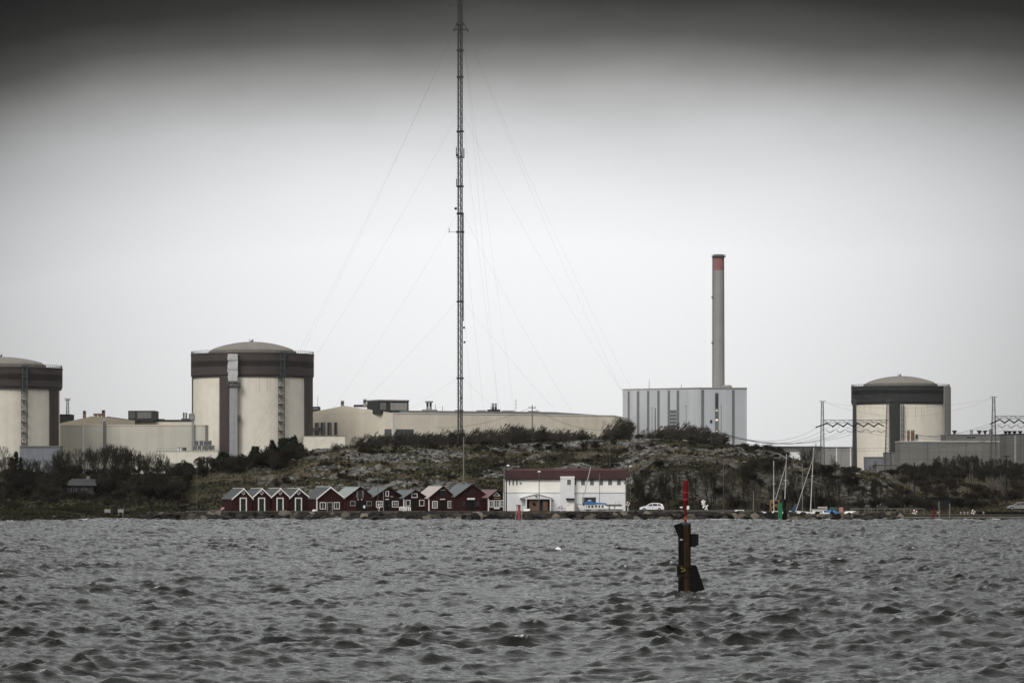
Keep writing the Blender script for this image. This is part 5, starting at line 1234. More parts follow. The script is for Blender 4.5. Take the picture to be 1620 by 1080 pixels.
buoy("red and white lifebuoy on the dark jetty right of the timber frame", 1539.5, 810, 606, 818, .45)
# the white car
def car(label, pxc, pyb, Y, paint='car_white', L=4.75, H=1.62, hatch=True):
    fr = Fr(pxc, pyb, Y); t = thing("parked_car", label, "car", (fr.loc[0], Y, fr.loc[2])); W = 1.85
    def loft(prof, half, name, mat, parent):
        """side outline (x, z, inset) swept across the width with an inset per point"""
        n = len(prof); v = [(x, -half+i, z) for x, z, i in prof] + [(x, half-i, z) for x, z, i in prof]
        me = MB().add(v, [tuple(range(n)), tuple(range(2*n-1, n-1, -1))] + [(i, (i+1)%n, n+(i+1)%n, n+i) for i in range(n)])
        return me.build(name, M[mat], parent, smooth=True, bevel=.045)
    low = [(-L/2, .32, .12), (-L/2+.02, .62, .10), (-L/2+.15, .80, .08), (-L/2+.9, .97, .03), (-L/2+1.25, 1.02, .02), (L/2-.55, 1.08, .02), (L/2-.06, 1.02, .06), (L/2, .66, .09), (L/2-.03, .30, .12), (L/2-.5, .22, .06), (-L/2+.5, .20, .06)]
    body = loft(low, W/2, "body", paint, t)
    top = [(-L/2+1.15, 1.0, .03), (-L/2+1.95, 1.50, .22), (-L/2+2.5, H-.02, .26), (L/2-1.2, H, .26), (L/2-.45, 1.46, .24), (L/2-.08, 1.03, .06)]
    loft(top, W/2, "cabin", paint, t)
    for pts in ([(-L/2+1.42, 1.06), (-L/2+2.02, 1.44), (-L/2+2.45, 1.50), (-L/2+2.45, 1.06)], [(-L/2+2.53, 1.06), (-L/2+2.53, 1.505), (L/2-1.38, 1.51), (L/2-1.30, 1.06)], [(L/2-1.22, 1.08), (L/2-1.28, 1.49), (L/2-.78, 1.42), (L/2-.5, 1.10)]):
        for s in (-1, 1):
            def yy(z): return s*(W/2-.012 - (z-1.0)/.5*.21 + .012)
            v = [(x, yy(z), z) for x, z in pts]; v2 = [(x, yy(z)-s*.06, z) for x, z in pts]; n = len(pts)
            MB().add(v+v2, [tuple(range(n)), tuple(range(2*n-1, n-1, -1))] + [(i, (i+1)%n, n+(i+1)%n, n+i) for i in range(n)]).build("side_window", M['glass_dark'], t)
    MB().add([(-L/2+1.2, -.72, 1.06), (-L/2+1.2, .72, 1.06), (-L/2+1.93, .62, 1.52), (-L/2+1.93, -.62, 1.52), (-L/2+1.3, -.72, 1.0), (-L/2+1.3, .72, 1.0), (-L/2+2.03, .62, 1.46), (-L/2+2.03, -.62, 1.46)], [(0,1,2,3), (7,6,5,4), (0,3,7,4), (1,5,6,2), (0,4,5,1), (3,2,6,7)]).build("windscreen", M['glass_dark'], t)
    for x in (-L/2+.88, L/2-.92):
        for s in (-1, 1):
            w = MB().tube((x, s*(W/2-.22), .34), (x, s*(W/2+.01), .34), .345, .345, 22).build("wheel", M['rubber'], t)
            MB().tube((x, s*(W/2-.02), .34), (x, s*(W/2+.025), .34), .215, .20, 16).build("rim", M['steel'], w)
    for s in (-1, 1):
        MB().box(-L/2+.02, -L/2+.38, s*.62-.16, s*.62+.16, .66, .80).build("headlight", M['glass_grey'], t)
        MB().box(L/2-.16, L/2-.0, s*.70-.14, s*.70+.14, .86, 1.12).build("tail_light", M['red_paint'], t)
        MB().box(-L/2+1.62, -L/2+1.80, s*(W/2+.06)-.09, s*(W/2+.06)+.09, 1.02, 1.16).build("mirror", M[paint], t)
    MB().box(-L/2+.1, L/2-.1, -W/2+.02, W/2-.02, .17, .36).build("sill", M['rubber'], t)
    MB().box(-L/2-.02, -L/2+.06, -.5, .5, .38, .56).build("grille", M['black_metal'], t)
    MB().box(-L/2+2.48, -L/2+2.5, -W/2-.004, -W/2+.05, .5, 1.05).build("door_seam", M['dark_metal'], t)
    return t
car("white estate car parked on the quay road right of the white building", 1031, 808.4, 608)
cx_, cz_ = (1607-CX)/F*612, 2.2
t = car("pale grey car parked at the far right edge behind the jetty", 1612, 806.8, 616, 'concrete')
# signs
for a, b, c, d, lab, Y in ((1162.5, 1177, 806, 812, "low white framed board on the rocks left of the sailing boats", 606), (1085, 1090.5, 799.8, 805.3, "small white square sign behind the red topmark", 609), (1075.5, 1080, 801, 803, "tiny pale sign plate left of the white square sign", 609)):
    fr = Fr((a+b)/2, 814 if a > 1100 else 809, Y); t = thing("sign_board", lab, "sign", fr.loc); z0, z1 = fr.z(d), fr.z(c)
    MB().box(fr.x(a), fr.x(b), -.04, .04, z0, z1).build("board", M['white_trim'], t)
    if a > 1100: MB().box(fr.x(a)+.5, fr.x(b)-.12, -.07, -.03, z0+.1, z1-.12).build("panel", M['concrete_dark'], t)
    MB().box(-.05, .05, .04, .12, -.4, z1-.05).build("post", M['grey_wood'], t)
# ragged white cloth by the road
rg = random.Random(5); fr = Fr(1119, 809, 609); t = thing("torn_flag", "ragged white cloth flapping on a short post right of the red topmark", "flag", fr.loc)
MB().tube((0,0,-.2), (0,0,fr.z(799)), .05, .05, 6).build("post", M['grey_wood'], t)
m = MB()
for i in range(34):
    s = rg.random(); x = fr.x(1110.5 + 9*s) + rg.gauss(0, .12); z = fr.z(795.5 + 8*s) + rg.gauss(0, .28); w_, h_ = .06+.16*rg.random(), .06+.16*rg.random(); y = rg.gauss(0, .15); q = rg.random()*.3
    m.add([(x-w_, y, z-h_*q), (x+w_*q, y-.08, z-h_), (x+w_, y+.05, z+h_*q), (x-w_*q, y+.1, z+h_), (x-w_, y+.06, z-h_*q), (x+w_*q, y-.02, z-h_), (x+w_, y+.11, z+h_*q), (x-w_*q, y+.16, z+h_)], [(0,1,2,3), (7,6,5,4), (0,4,5,1), (1,5,6,2), (2,6,7,3), (3,7,4,0)])
m.build("cloth", M['white_trim'], t)
# picket fence, dinghies and clutter before the sheds
fr = Fr(641, 807.5, 608.3); t = thing("picket_fence", "short low white picket fence before the gap between two sheds", "fence", fr.loc)
for px in (632.5, 636, 639.3, 642.5, 646, 649): MB().box(fr.x(px)-.11, fr.x(px)+.11, -.03, .03, 0, fr.z(801.5)).build("picket", M['white_trim'], t)
MB().box(fr.x(631), fr.x(650), .03, .07, fr.z(803), fr.z(802)).build("rail", M['white_trim'], t)
fr = Fr(637.5, 802, 610); t = thing("table", "white garden table behind the low white picket fence", "table", (fr.loc[0], 610, 1.6)); MB().box(-.6, .6, -.4, .4, .78, .86).build("top", M['white_trim'], t)
for sx in (-1, 1):
    for sy in (-1, 1): MB().box(sx*.5-.03, sx*.5+.03, sy*.3-.03, sy*.3+.03, 0, .78).build("leg", M['white_trim'], t)
def covered_heap(label, px0, px1, py0, py1, Y, mat, cat="boat", name="covered_dinghy"):
    fr = Fr((px0+px1)/2, py1, Y); t = thing(name, label, cat, fr.loc); L = (px1-px0)*fr.k; h = fr.z(py0)
    o_ = hull_mesh(L, L*.45, h*.75, .1, .2, 10, .2); o_.v = [(x, y, h-z) for x, y, z in o_.v]; o_.build("hull", M[mat], t, smooth=True); MB().box(-L*.35, L*.35, -.03, .03, h-.03, h+.05).build("keel", M['grey_wood'], t)
covered_heap("upturned white dinghy left of the brown gates", 828.5, 838.5, 804.5, 808.5, 608.3, 'gelcoat')
covered_heap("small pale dinghy upturned beside the red box left of the sheds", 349.5, 355, 802.2, 806, 608.3, 'pink')
covered_heap("small white upturned dinghy between the fourth and fifth shed", 494, 499.5, 805.5, 809, 606.6, 'gelcoat')
fr = Fr(577, 807.5, 609.5); t = thing("moped", "small moped with a white fairing parked before the dark shed opening", "moped", fr.loc)
for x in (-.6, .6): MB().tube((x, -.05, .27), (x, .05, .27), .27, .27, 14).build("wheel", M['rubber'], t)
MB().prism([(-.55, .35), (.3, .3), (.75, .5), (.7, .82), (0, .78), (-.3, .6), (-.5, 1.0), (-.66, 1.0)], -.12, .12).build("frame", M['black_metal'], t)
MB().prism([(-.25, .55), (.05, .45), (.12, .95), (-.1, 1.1), (-.3, .9)], -.2, .2).build("fairing", M['white_trim'], t)
fr = Fr(887.5, 808, 608.4); t = thing("bicycle", "red bicycle leaning near the white stair tower", "bicycle", fr.loc)
for x in (-.52, .52):
    m = MB()
    for i in range(16):
        a, b = 2*math.pi*i/16, 2*math.pi*(i+1)/16; m.tube((x+.33*math.cos(a), 0, .35+.33*math.sin(a)), (x+.33*math.cos(b), 0, .35+.33*math.sin(b)), .035, .035, 5)
    m.build("wheel", M['rubber'], t)
MB().tube((-.52,0,.35), (-.35,0,1.0), .035, .035, 5).tube((-.38,0,.85), (.1,0,.85), .035, .035, 5).tube((-.38,0,.8), (0,0,.35), .035, .035, 5).tube((0,0,.35), (.15,0,.95), .035, .035, 5).tube((.1,0,.85), (.52,0,.35), .03, .03, 5).tube((0,0,.35), (.52,0,.35), .03, .03, 5).build("frame", M['red_paint'], t)
MB().box(.03, .3, -.08, .08, .95, 1.02).build("saddle", M['rubber'], t); MB().tube((-.36, -.25, 1.05), (-.36, .25, 1.05), .03, .03, 5).build("handlebar", M['rubber'], t)
# boat shed and jetty on the right shore
fr = Fr(1485, 803, 640); gz0 = gz(fr.loc[0], 640); t = thing("wooden_shed", "dark low wooden shed behind the timber posts of the right shore", "shed", (fr.loc[0], 640, gz0)); dz = gz0 - fr.loc[2]
MB().box(fr.x(1468), fr.x(1502.5), 0, 4, -.8, fr.z(787)-dz).build("wall", M['timber'], t)
MB().prism([(fr.x(1466.8), fr.z(787)-dz), (fr.x(1504), fr.z(787)-dz), (fr.x(1504), fr.z(786)-dz), (fr.x(1488), fr.z(785)-dz), (fr.x(1466.8), fr.z(786)-dz)], -.4, 4.4).build("roof", M['black_metal'], t)
MB().box(fr.x(1486), fr.x(1501), -.05, .02, 0, fr.z(789)-dz).build("door", M['black_metal'], t)
fr = Fr(1500, 822, 600); t = thing("timber_jetty", "long dark timber jetty along the right shore with pale edge beam", "jetty", (fr.loc[0], 600, 0))
MB().box(fr.x(1418), fr.x(1760), 0, 3.4, .30, .52).build("deck", M['timber'], t)
MB().box(fr.x(1418), fr.x(1760), -.12, 0, .34, .56).build("edge_beam", M['grey_wood'], t)
for i in range(30):
    x = fr.x(1420 + i*11.5); MB().tube((x, .05, -2.5), (x, .05, .3), .16, .16, 7).build("pile", M['timber'], t)
fr = Fr(1600, 812, 606); t = thing("timber_jetty", "raised black timber landing stage at the right picture edge", "jetty", (fr.loc[0], 606, 0))
MB().box(fr.x(1548), fr.x(1720), 0, 3, 1.05, 1.45).build("deck", M['pile_black'], t); MB().box(fr.x(1548), fr.x(1720), -.08, 0, .62, .78).build("rail", M['timber'], t)
for i in range(8): MB().box(fr.x(1552+i*21), fr.x(1554+i*21), -.1, .1, -.5, 1.05).build("post", M['timber'], t)
for px, py, lab in ((1488, 793, "grey timber mooring post leaning, left of the jetty pair"), (1502.5, 796, "grey timber mooring post upright, right of the jetty pair")):
    f2 = Fr(px, 821, 599.3); t = thing("mooring_post", lab, "post", f2.loc); MB().tube((.0, 0, -2), (-.35 if px < 1490 else .02, 0, f2.z(py)), .11, .09, 8).build("pole", M['grey_wood'], t); MB().tube((-.3 if px < 1490 else .0, 0, f2.z(py+3)), (-.33 if px < 1490 else .02, 0, f2.z(py)-.05), .13, .13, 8).build("collar", M['concrete_dark'], t)
fr = Fr(1490, 803, 614); t = thing("handrail", "long low grey guard rail along the right shore road", "railing", (fr.loc[0], 614, 1.0))
m = MB().box(fr.x(1345), fr.x(1462), -.04, .04, .95, 1.08); m.build("rail", M['concrete_dark'], t)
for i in range(12): x = fr.x(1347+i*10.4); MB().box(x-.05, x+.05, -.05, .05, -.3, .95).build("post", M['concrete_dark'], t)
for px in (1484, 1520, 1525.5, 1531, 1556): 
    f2 = Fr(px, 818, 605.2); t = thing("white_bollard", "small white painted bollard on the dark jetty of the right shore", "bollard", (f2.loc[0], 605.2, .95), 0, "white bollards on the right shore")
    MB().lathe([(.16, -.5), (.15, .35)], 10).build("post", M['concrete'], t); MB().lathe([(.2, .35), (.2, .5), (.05, .58)], 10).build("cap", M['concrete'], t)
# floating mooring buoy
fr = Fr(883, 872.5, 7*F/(871.5-HY)); t = thing("mooring_buoy", "round white mooring buoy afloat in mid water", "buoy", (fr.loc[0], fr.Y, .12))
r = .30; MB().lathe([(.02, -r)] + [(r*math.cos(a)*1.15, r*math.sin(a)) for a in np.linspace(-1.4, 1.4, 12)] + [(.02, r)], 20).build("float", M['white_trim'], t, smooth=True)
MB().tube((0,0,r-.02), (0,0,r+.08), .04, .04, 6).build("eye", M['steel'], t)

# ------------------------------------------------------------------ pile beacon in the foreground
PY = 7*F/(937-HY)
fr = Fr(1082.5, 937, PY); X_, Z_ = fr.x, fr.z
t = thing("pile_beacon", "rusty dark pile beacon with red topmark standing in the near water", "navigation mark", fr.loc)
pr = (1093-1077.5)/2*fr.k
MB().lathe([(pr*1.0, -3), (pr*.97, 0), (pr, Z_(905)), (pr*.98, Z_(870)), (pr*1.02, Z_(829))], 40, X_(1085.2), 0).build("pile", M['pile_rust'], t, smooth=True)
MB().prism([(X_(1072.8), -3), (X_(1081.2), -3), (X_(1081.6), Z_(870)), (X_(1081), Z_(829.5)), (X_(1073.2), Z_(829.5)), (X_(1073.4), Z_(880))], -.30, .28).build("fender", M['pile_black'], t, bevel=.02)
cp = MB().lathe([(pr*1.06, Z_(831)), (pr*1.12, Z_(829)), (pr*1.04, Z_(827)), (pr*.6, Z_(825.8)), (.02, Z_(825.4))], 32, X_(1084.3), 0).build("cap", M['dark_metal'], t, smooth=True)
MB().prism([(X_(1065.8), Z_(830.3)), (X_(1078), Z_(826.6)), (X_(1079.5), Z_(833)), (X_(1074), Z_(849)), (X_(1072.8), Z_(848))], -.26, .26).build("bracket", M['pile_black'], t, bevel=.015)
bx = MB().box(X_(1092.5), X_(1104.8), -.26, .22, Z_(862.5), Z_(845)).build("equipment_box", M['pile_black'], t, bevel=.012)
m = MB()
for i in range(5): m.box(X_(1094.5+i*2.1), X_(1095.5+i*2.1), -.29, -.26, Z_(862), Z_(846))
m.box(X_(1092), X_(1100.5), -.24, .2, Z_(864.6), Z_(862.6)).box(X_(1092.4), X_(1105.2), -.29, .25, Z_(845), Z_(844.2)).build("slats", M['black_metal'], bx)
MB().prism([(X_(1091), -3), (X_(1121), -3), (X_(1116.3), 0), (X_(1101.4), Z_(893.5)), (X_(1092), Z_(893)), (X_(1091), Z_(896))], -.24, .30).build("raking_fin", M['pile_black'], t, bevel=.02)
MB().prism([(X_(1071.2), Z_(911.5)), (X_(1075.5), Z_(911.5)), (X_(1075.5), Z_(893.5)), (X_(1071.2), Z_(893.5))], -.33, .28).build("sleeve", M['pile_black'], t, bevel=.012)
for q in (896, 911): MB().box(X_(1071.4), X_(1092), -.40, -.33, Z_(q), Z_(q-2)).build("strap", M['pile_rust'], t)
rg = random.Random(2); m = MB()
for (px, py, r) in ((1078, 898, .07), (1081, 902, .08), (1082, 898.5, .05), (1079, 903, .06), (1075, 913, .03), (1083.5, 901, .04)):
    a = [(X_(px)+r*(.7+.5*rg.random())*math.cos(q), Z_(py)+r*(.7+.5*rg.random())*math.sin(q)) for q in np.linspace(0, 5.5, 8)]; m.prism(a, -.40, -.33)
m.build("lichen", M['lichen'], t)
MB().box(X_(1075.2), X_(1079.6), -.33, -.29, Z_(854.2), Z_(851.8)).build("reflector", M['white_patch'], t)
st = MB().lathe([(1.9*fr.k, Z_(826.5)), (1.8*fr.k, Z_(806)), (2.3*fr.k, Z_(800)), (4.0*fr.k, Z_(794)), (4.3*fr.k, Z_(790)), (4.4*fr.k, Z_(779))], 20, X_(1084.4), 0).build("topmark_stem", M['red_paint'], t, smooth=True)
MB().lathe([(2.15*fr.k, Z_(822)), (2.15*fr.k, Z_(816.5))], 16, X_(1084.2), 0).build("worn_band", M['orange'], st)
MB().lathe([(4.4*fr.k, Z_(778.6)), (4.6*fr.k, Z_(760.6)), (4.2*fr.k, Z_(759.6)), (.02, Z_(759.2))], 20, X_(1084.7), 0).build("topmark", M['red_paint'], t, smooth=True)
MB().lathe([(4.75*fr.k, Z_(779.2)), (4.75*fr.k, Z_(778))], 20, X_(1084.5), 0).lathe([(4.72*fr.k, Z_(790.4)), (4.72*fr.k, Z_(789))], 20, X_(1084.4), 0).build("topmark_hoop", M['red_pole'], t)
MB().tube((X_(1082.5), 0, Z_(760)), (X_(1082.5), 0, Z_(757.2)), .03, .03, 6).tube((X_(1086.5), 0, Z_(760)), (X_(1087), 0, Z_(757.5)), .025, .025, 6).build("spike", M['concrete_dark'], t)
# ------------------------------------------------------------------ boulders of the riprap
def rock_mesh(seed, name, mat):
    rg = np.random.RandomState(seed)
    bm = bmesh.new(); bmesh.ops.create_icosphere(bm, subdivisions=2, radius=1.0)
    planes = [(Vector(rg.randn(3)).normalized(), .42 + .33*rg.rand()) for _ in range(13)]
    for v in bm.verts:
        p = v.co.copy()
        for n_, d in planes:
            q = p.dot(n_)
            if q > d: p -= n_*(q-d)
        v.co = p + Vector(rg.randn(3))*.025
    me = bpy.data.meshes.new(name); bm.to_mesh(me); bm.free(); me.materials.append(mat)
    return me
ROCKS = [rock_mesh(100+i, "boulder", M['boulder'] if i % 4 else M['boulder_pale']) for i in range(14)]
def put(name, me, loc, rot, sc, label, cat, group):
    o = bpy.data.objects.new(name, me); COL.objects.link(o); o.location = loc; o.rotation_euler = rot; o.scale = sc
    return tag(o, label, cat, group)
rg = random.Random(21)
u = 236.0; n_b = 0
while u < 1430 and n_b < 290:
    for row, (yy, zz, s) in enumerate(((598.4, .0, 1.12), (600.4, .52, 1.02), (602.4, .92, .85))):
        uu = u + rg.uniform(-4, 4) + row*4; Y = yy + rg.uniform(-.5, .5); x = (uu-CX)/F*Y; sc = s*rg.uniform(.7, 1.35); zz = zz - (.45 if row == 2 and 1270 < uu < 1350 else .12 if row == 2 else 0)
        put("boulder", ROCKS[rg.randrange(14)], (x, Y, zz + rg.uniform(-.2, .2)), (rg.uniform(-.6,.6), rg.uniform(-.5,.5), rg.uniform(0, 6.28)), (sc*1.3, sc*1.1, sc*.85),
            "dark angular boulder in the riprap bank below the quay", "boulder", "boulders of the riprap bank"); n_b += 1
    u += 12.6
for i in range(75):
    uu = rg.uniform(238, 1430); Y = 603.4 + rg.uniform(-.5, .8); x = (uu-CX)/F*Y; sc = rg.uniform(.35, .8)
    put("boulder", ROCKS[rg.randrange(14)], (x, Y, 1.15 + rg.uniform(-.15, .15)), (rg.uniform(-.5,.5), rg.uniform(-.4,.4), rg.uniform(0, 6.28)), (sc*1.4, sc*1.1, sc*.8),
        "small stone along the top of the riprap bank", "stone", "small stones on top of the riprap bank")
for i in range(110):
    uu = rg.uniform(-60, 235); Y0_ = float(np.interp(uu, SU, SY)); Y = Y0_ + rg.uniform(-3, 14); x = (uu-CX)/F*Y; sc = rg.uniform(.25, .8)
    put("shore_rock", ROCKS[rg.randrange(14)], (x, Y, gz(x, Y) + sc*.12), (rg.uniform(-.3,.3), rg.uniform(-.3,.3), rg.uniform(0, 6.28)), (sc*1.5, sc*1.1, sc*.6),
        "low rock lying along the grassy left shore", "rock", "rocks along the left shore")

# ------------------------------------------------------------------ bare trees, scrub and evergreens
def tubes(segs, name, mats=None, sides=3):
    """tapered tubes for (p0, p1, r0, r1) segments as one mesh"""
    A = np.array([s[0] for s in segs]); B = np.array([s[1] for s in segs]); r0 = np.array([s[2] for s in segs]); r1 = np.array([s[3] for s in segs])
    d = B-A; d /= np.linalg.norm(d, axis=1, keepdims=True) + 1e-9
    ref = np.where(np.abs(d[:, 2:3]) < .9, [[0, 0, 1.]], [[1., 0, 0]]); u_ = np.cross(d, ref); u_ /= np.linalg.norm(u_, axis=1, keepdims=True); w_ = np.cross(d, u_)
    n = len(segs); V = np.zeros((n, 2*sides, 3))
    for i in range(sides):
        a = 2*math.pi*i/sides; e = u_*math.cos(a) + w_*math.sin(a); V[:, i] = A + e*r0[:, None]; V[:, sides+i] = B + e*r1[:, None]
    q = np.array([[i, (i+1) % sides, sides+(i+1) % sides, sides+i] for i in range(sides)])
    Fc = (np.arange(n)[:, None, None]*2*sides + q[None]).reshape(-1, 4)
    me = bpy.data.meshes.new(name); me.vertices.add(n*2*sides); me.vertices.foreach_set("co", V.astype(np.float32).ravel())
    me.loops.add(Fc.size); me.loops.foreach_set("vertex_index", Fc.astype(np.int32).ravel()); me.polygons.add(len(Fc)); me.polygons.foreach_set("loop_start", np.arange(0, Fc.size, 4, dtype=np.int32)); me.update(calc_edges=True)
    return me
def grow(rg, p, d, L, r, lev, out, lean, up, spread, nsplit, rmin):
    nseg = 3 if lev > 1 else 2
    for i in range(nseg):
        d = d + rg.randn(3)*.13 + np.array([lean*.10, 0, up*.05]); d /= np.linalg.norm(d)
        q = p + d*L/nseg; r2 = max(rmin, r*(.86 if lev else .7)); out.append((p, q, r, r2, lev)); p, r = q, r2
        if lev > 0 and i > 0:
            for _ in range(1 if i < nseg-1 else nsplit):
                a = rg.randn(3); a -= a.dot(d)*d; a /= np.linalg.norm(a) + 1e-9
                e = d*math.cos(spread) + a*math.sin(spread)*(0.6+.6*rg.rand()); e[2] += .12*up; e[0] += lean*.22; e /= np.linalg.norm(e)
                grow(rg, p, e, L*(.58+.22*rg.rand()), max(rmin, r*.62), lev-1, out, lean, up, spread, nsplit, rmin)
def bare_tree(seed, h, levels=4, lean=0., up=1.0, spread=.55, nsplit=3, rmin=.022, r0=None, stems=1, base=.36):
    rg = np.random.RandomState(seed); out = []
    for s in range(stems):
        d = np.array([lean*.35 + (rg.randn()*.35 if stems > 1 else rg.randn()*.06), rg.randn()*.3 if stems > 1 else 0, 1.0]); d /= np.linalg.norm(d)
        p = np.array([rg.randn()*.35, rg.randn()*.35, -.3]) if stems > 1 else np.array([0, 0, -.4])
        grow(rg, p, d, h*base*(.8+.4*rg.rand() if stems > 1 else 1), r0 or h*.018, levels, out, lean, up, spread, nsplit, rmin)
    z = max(s[1][2] for s in out); k = h/z
    out = [(np.array(a)*[k,k,k], np.array(b)*[k,k,k], ra, rb, l) for a, b, ra, rb, l in out]
    big = [s[:4] for s in out if s[4] >= levels-1]; fine = [s[:4] for s in out if s[4] < levels-1]
    return big, fine
def tree_meshes(kind, seeds, h, tw, **kw):
    res = []
    for s in seeds:
        b, f = bare_tree(s, h, **kw); tm = tubes(b, "trunk", sides=5); cm = tubes(f, "crown"); tm.materials.append(M['bark']); cm.materials.append(M[tw]); res.append((tm, cm, h))
    return res
def shrub_meshes(seeds, h, tw, **kw):
    res = []
    for s in seeds:
        b, f = bare_tree(s, h, **kw); me = tubes(b+f, "shrub"); me.materials.append(M[tw]); res.append((me, h))
    return res
def evergreen(seed, h, w, n, mat, conical=True, name="crown"):
    rg = np.random.RandomState(seed); clumps = []
    for i in range(26 if conical else 34):
        t = rg.rand()**.8; rr = w*(1-t*.9 if conical else math.sqrt(max(.05, 1-(t*1.7-.75)**2))); a = rg.rand()*6.283; q = rr*(.35+.6*rg.rand())
        clumps.append((q*math.cos(a), q*math.sin(a), h*(.1+.86*t), (.30 if conical else .30)*w*(1.1-.5*t)))
    c = np.array(clumps); k = (rg.rand(n)**1.6*len(c)).astype(int); pos = c[k, :3] + rg.randn(n, 3)*c[k, 3:4]*[.5, .5, .42]
    sz = (.10 + .13*rg.rand(n, 1)); d1 = rg.randn(n, 3); d1 /= np.linalg.norm(d1, axis=1, keepdims=True); d2 = rg.randn(n, 3); d2 -= (d1*d2).sum(1, keepdims=True)*d1; d2 /= np.linalg.norm(d2, axis=1, keepdims=True)
    V = np.stack([pos-d1*sz-d2*sz*.5, pos+d1*sz-d2*sz*.35, pos+d1*sz*.8+d2*sz*.5, pos-d1*sz*.7+d2*sz*.4], 1).reshape(-1, 3)
    me = bpy.data.meshes.new(name); m = n*4; me.vertices.add(m); me.vertices.foreach_set("co", V.astype(np.float32).ravel()); me.loops.add(m); me.loops.foreach_set("vertex_index", np.arange(m, dtype=np.int32)); me.polygons.add(n); me.polygons.foreach_set("loop_start", np.arange(0, m, 4, dtype=np.int32)); me.update(calc_edges=True)
    me.materials.append(M[mat]); return me

def plant_tree(name, label, group, meshes, px, pyt, Y, rg, sx=1.0, cat="tree"):
    """a tree (trunk and crown) whose top reaches photo row pyt"""
    tm, cm, h = meshes; x = (px-CX)/F*Y; z = gz(x, Y); hh = max(1.2, CAMH + (HY-pyt)/F*Y - z); s = hh/h
    t = thing(name, label, cat, (x, Y, z), rg.uniform(-.35, .35) if group and 'windswept' in group else rg.uniform(0, 6.28), group); t.scale = (s*sx*rg.uniform(.85, 1.15), s*sx, s)
    for nm, me in (("trunk", tm), ("crown", cm)):
        o = bpy.data.objects.new(nm, me); COL.objects.link(o); o.parent = t
    return t
def plant_shrub(name, label, group, mesh, px, Y, hh, rg, sx=1.0, rot=True, cat="shrub", dz=0):
    me, h = mesh; x = (px-CX)/F*Y; z = gz(x, Y); s = hh/h
    return put(name, me, (x, Y, z - .05 + dz), (0, 0, rg.uniform(0, 6.28) if rot else rg.uniform(-.5, .5)), (s*sx*rg.uniform(.85, 1.2), s*sx, s), label, cat, group)
rg = random.Random(77)
T_big = tree_meshes("bare", (1, 2, 3, 4, 5), 10, 'twig', levels=4, spread=.50, nsplit=3, rmin=.032, base=.30)
T_slim = tree_meshes("slim", (11, 12, 13, 14), 9, 'twig', levels=4, spread=.30, nsplit=3, up=2.2, rmin=.028, base=.34)
T_grey = tree_meshes("grey", (21, 22), 8, 'twig_grey', levels=4, spread=.38, nsplit=3, up=1.5, rmin=.022, base=.34)
S_wind = shrub_meshes((31, 32, 33, 34, 35), 3.4, 'twig_scrub', levels=3, lean=1.4, spread=.30, nsplit=3, stems=5, r0=.04, rmin=.019, up=1.3, base=.42)
S_heath = shrub_meshes((41, 42, 43, 44), 1.6, 'twig_brown', levels=3, lean=.4, spread=.6, nsplit=3, stems=9, r0=.03, rmin=.022, base=.45)
S_bush = shrub_meshes((51, 52, 53, 54), 2.6, 'twig', levels=3, lean=.5, spread=.55, nsplit=4, stems=8, r0=.045, rmin=.024, base=.42)
E_cone = [(evergreen(61, 7, 1.9, 5200, 'needle'), 7), (evergreen(62, 7, 1.6, 4600, 'needle'), 7)]
E_bush = [(evergreen(63, 3.2, 2.0, 3600, 'leaf_green', False), 3.2), (evergreen(64, 3.2, 2.2, 3600, 'leaf_green', False), 3.2), (evergreen(65, 3, 1.8, 3200, 'needle', False), 3)]
TRUNK = tubes([((0,0,-.4), (0,0,2.2), .12, .09), ((0,0,2.2), (.05,0,5.6), .09, .03)], "trunk", sides=6); TRUNK.materials.append(M['bark'])
def plant_evergreen(name, label, group, mesh, px, pyt, Y, sx=1.0, cat="tree"):
    me, h = mesh; x = (px-CX)/F*Y; z = gz(x, Y); hh = max(1.0, CAMH + (HY-pyt)/F*Y - z); s = hh/h
    t = thing(name, label, cat, (x, Y, z), rg.uniform(0, 6.28), group); t.scale = (s*sx, s*sx, s)
    for nm, m_ in (("trunk", TRUNK), ("crown", me)):
        o = bpy.data.objects.new(nm, m_); COL.objects.link(o); o.parent = t
        if nm == "trunk": o.scale = (1, 1, h/7)
# left wood
LT = [(-30, 712), (0, 703), (60, 722), (84, 716), (98, 722), (110, 712), (122, 707), (133, 707), (143, 703), (152, 708), (163, 699), (172, 706), (181, 702), (190, 705), (198, 707), (207, 719), (218, 717), (230, 714), (240, 712), (249, 715), (258, 724), (270, 731)]
for i, (px, py) in enumerate(LT):
    plant_tree("bare_tree", "bare dark tree in the wood on the left shore", "bare trees of the left shore wood", T_big[i % 5], px + rg.uniform(-2, 2), py, rg.uniform(715, 760), rg, .62)
for i in range(120):
    px = rg.uniform(-40, 292); top = np.interp(px, [-40, 60, 100, 200, 250, 300], [708, 722, 706, 698, 710, 734]) + rg.uniform(0, 30)
    plant_tree("bare_tree", "bare dark tree in the wood on the left shore", "bare trees of the left shore wood", T_big[rg.randrange(5)], px, top, rg.uniform(690, 745), rg, .75)
for px, py, sx in ((25, 713, .8), (17, 722, .8), (33, 722, .75)):
    plant_evergreen("evergreen_tree", "dense blackish conifer below the grey shed at the left edge", "blackish conifers at the left edge", E_cone[0], px, py, 728, sx)
for i in range(90):
    px = rg.uniform(-60, 300); Y = rg.uniform(652, 705); Y = Y if not 92 < px < 158 else rg.uniform(678, 715); plant_shrub("thicket_bush", "dark thicket bush under the bare trees of the left shore", "thicket bushes of the left shore", S_bush[i % 4], px, Y, rg.uniform(2.2, 4.6), rg, 1.2)
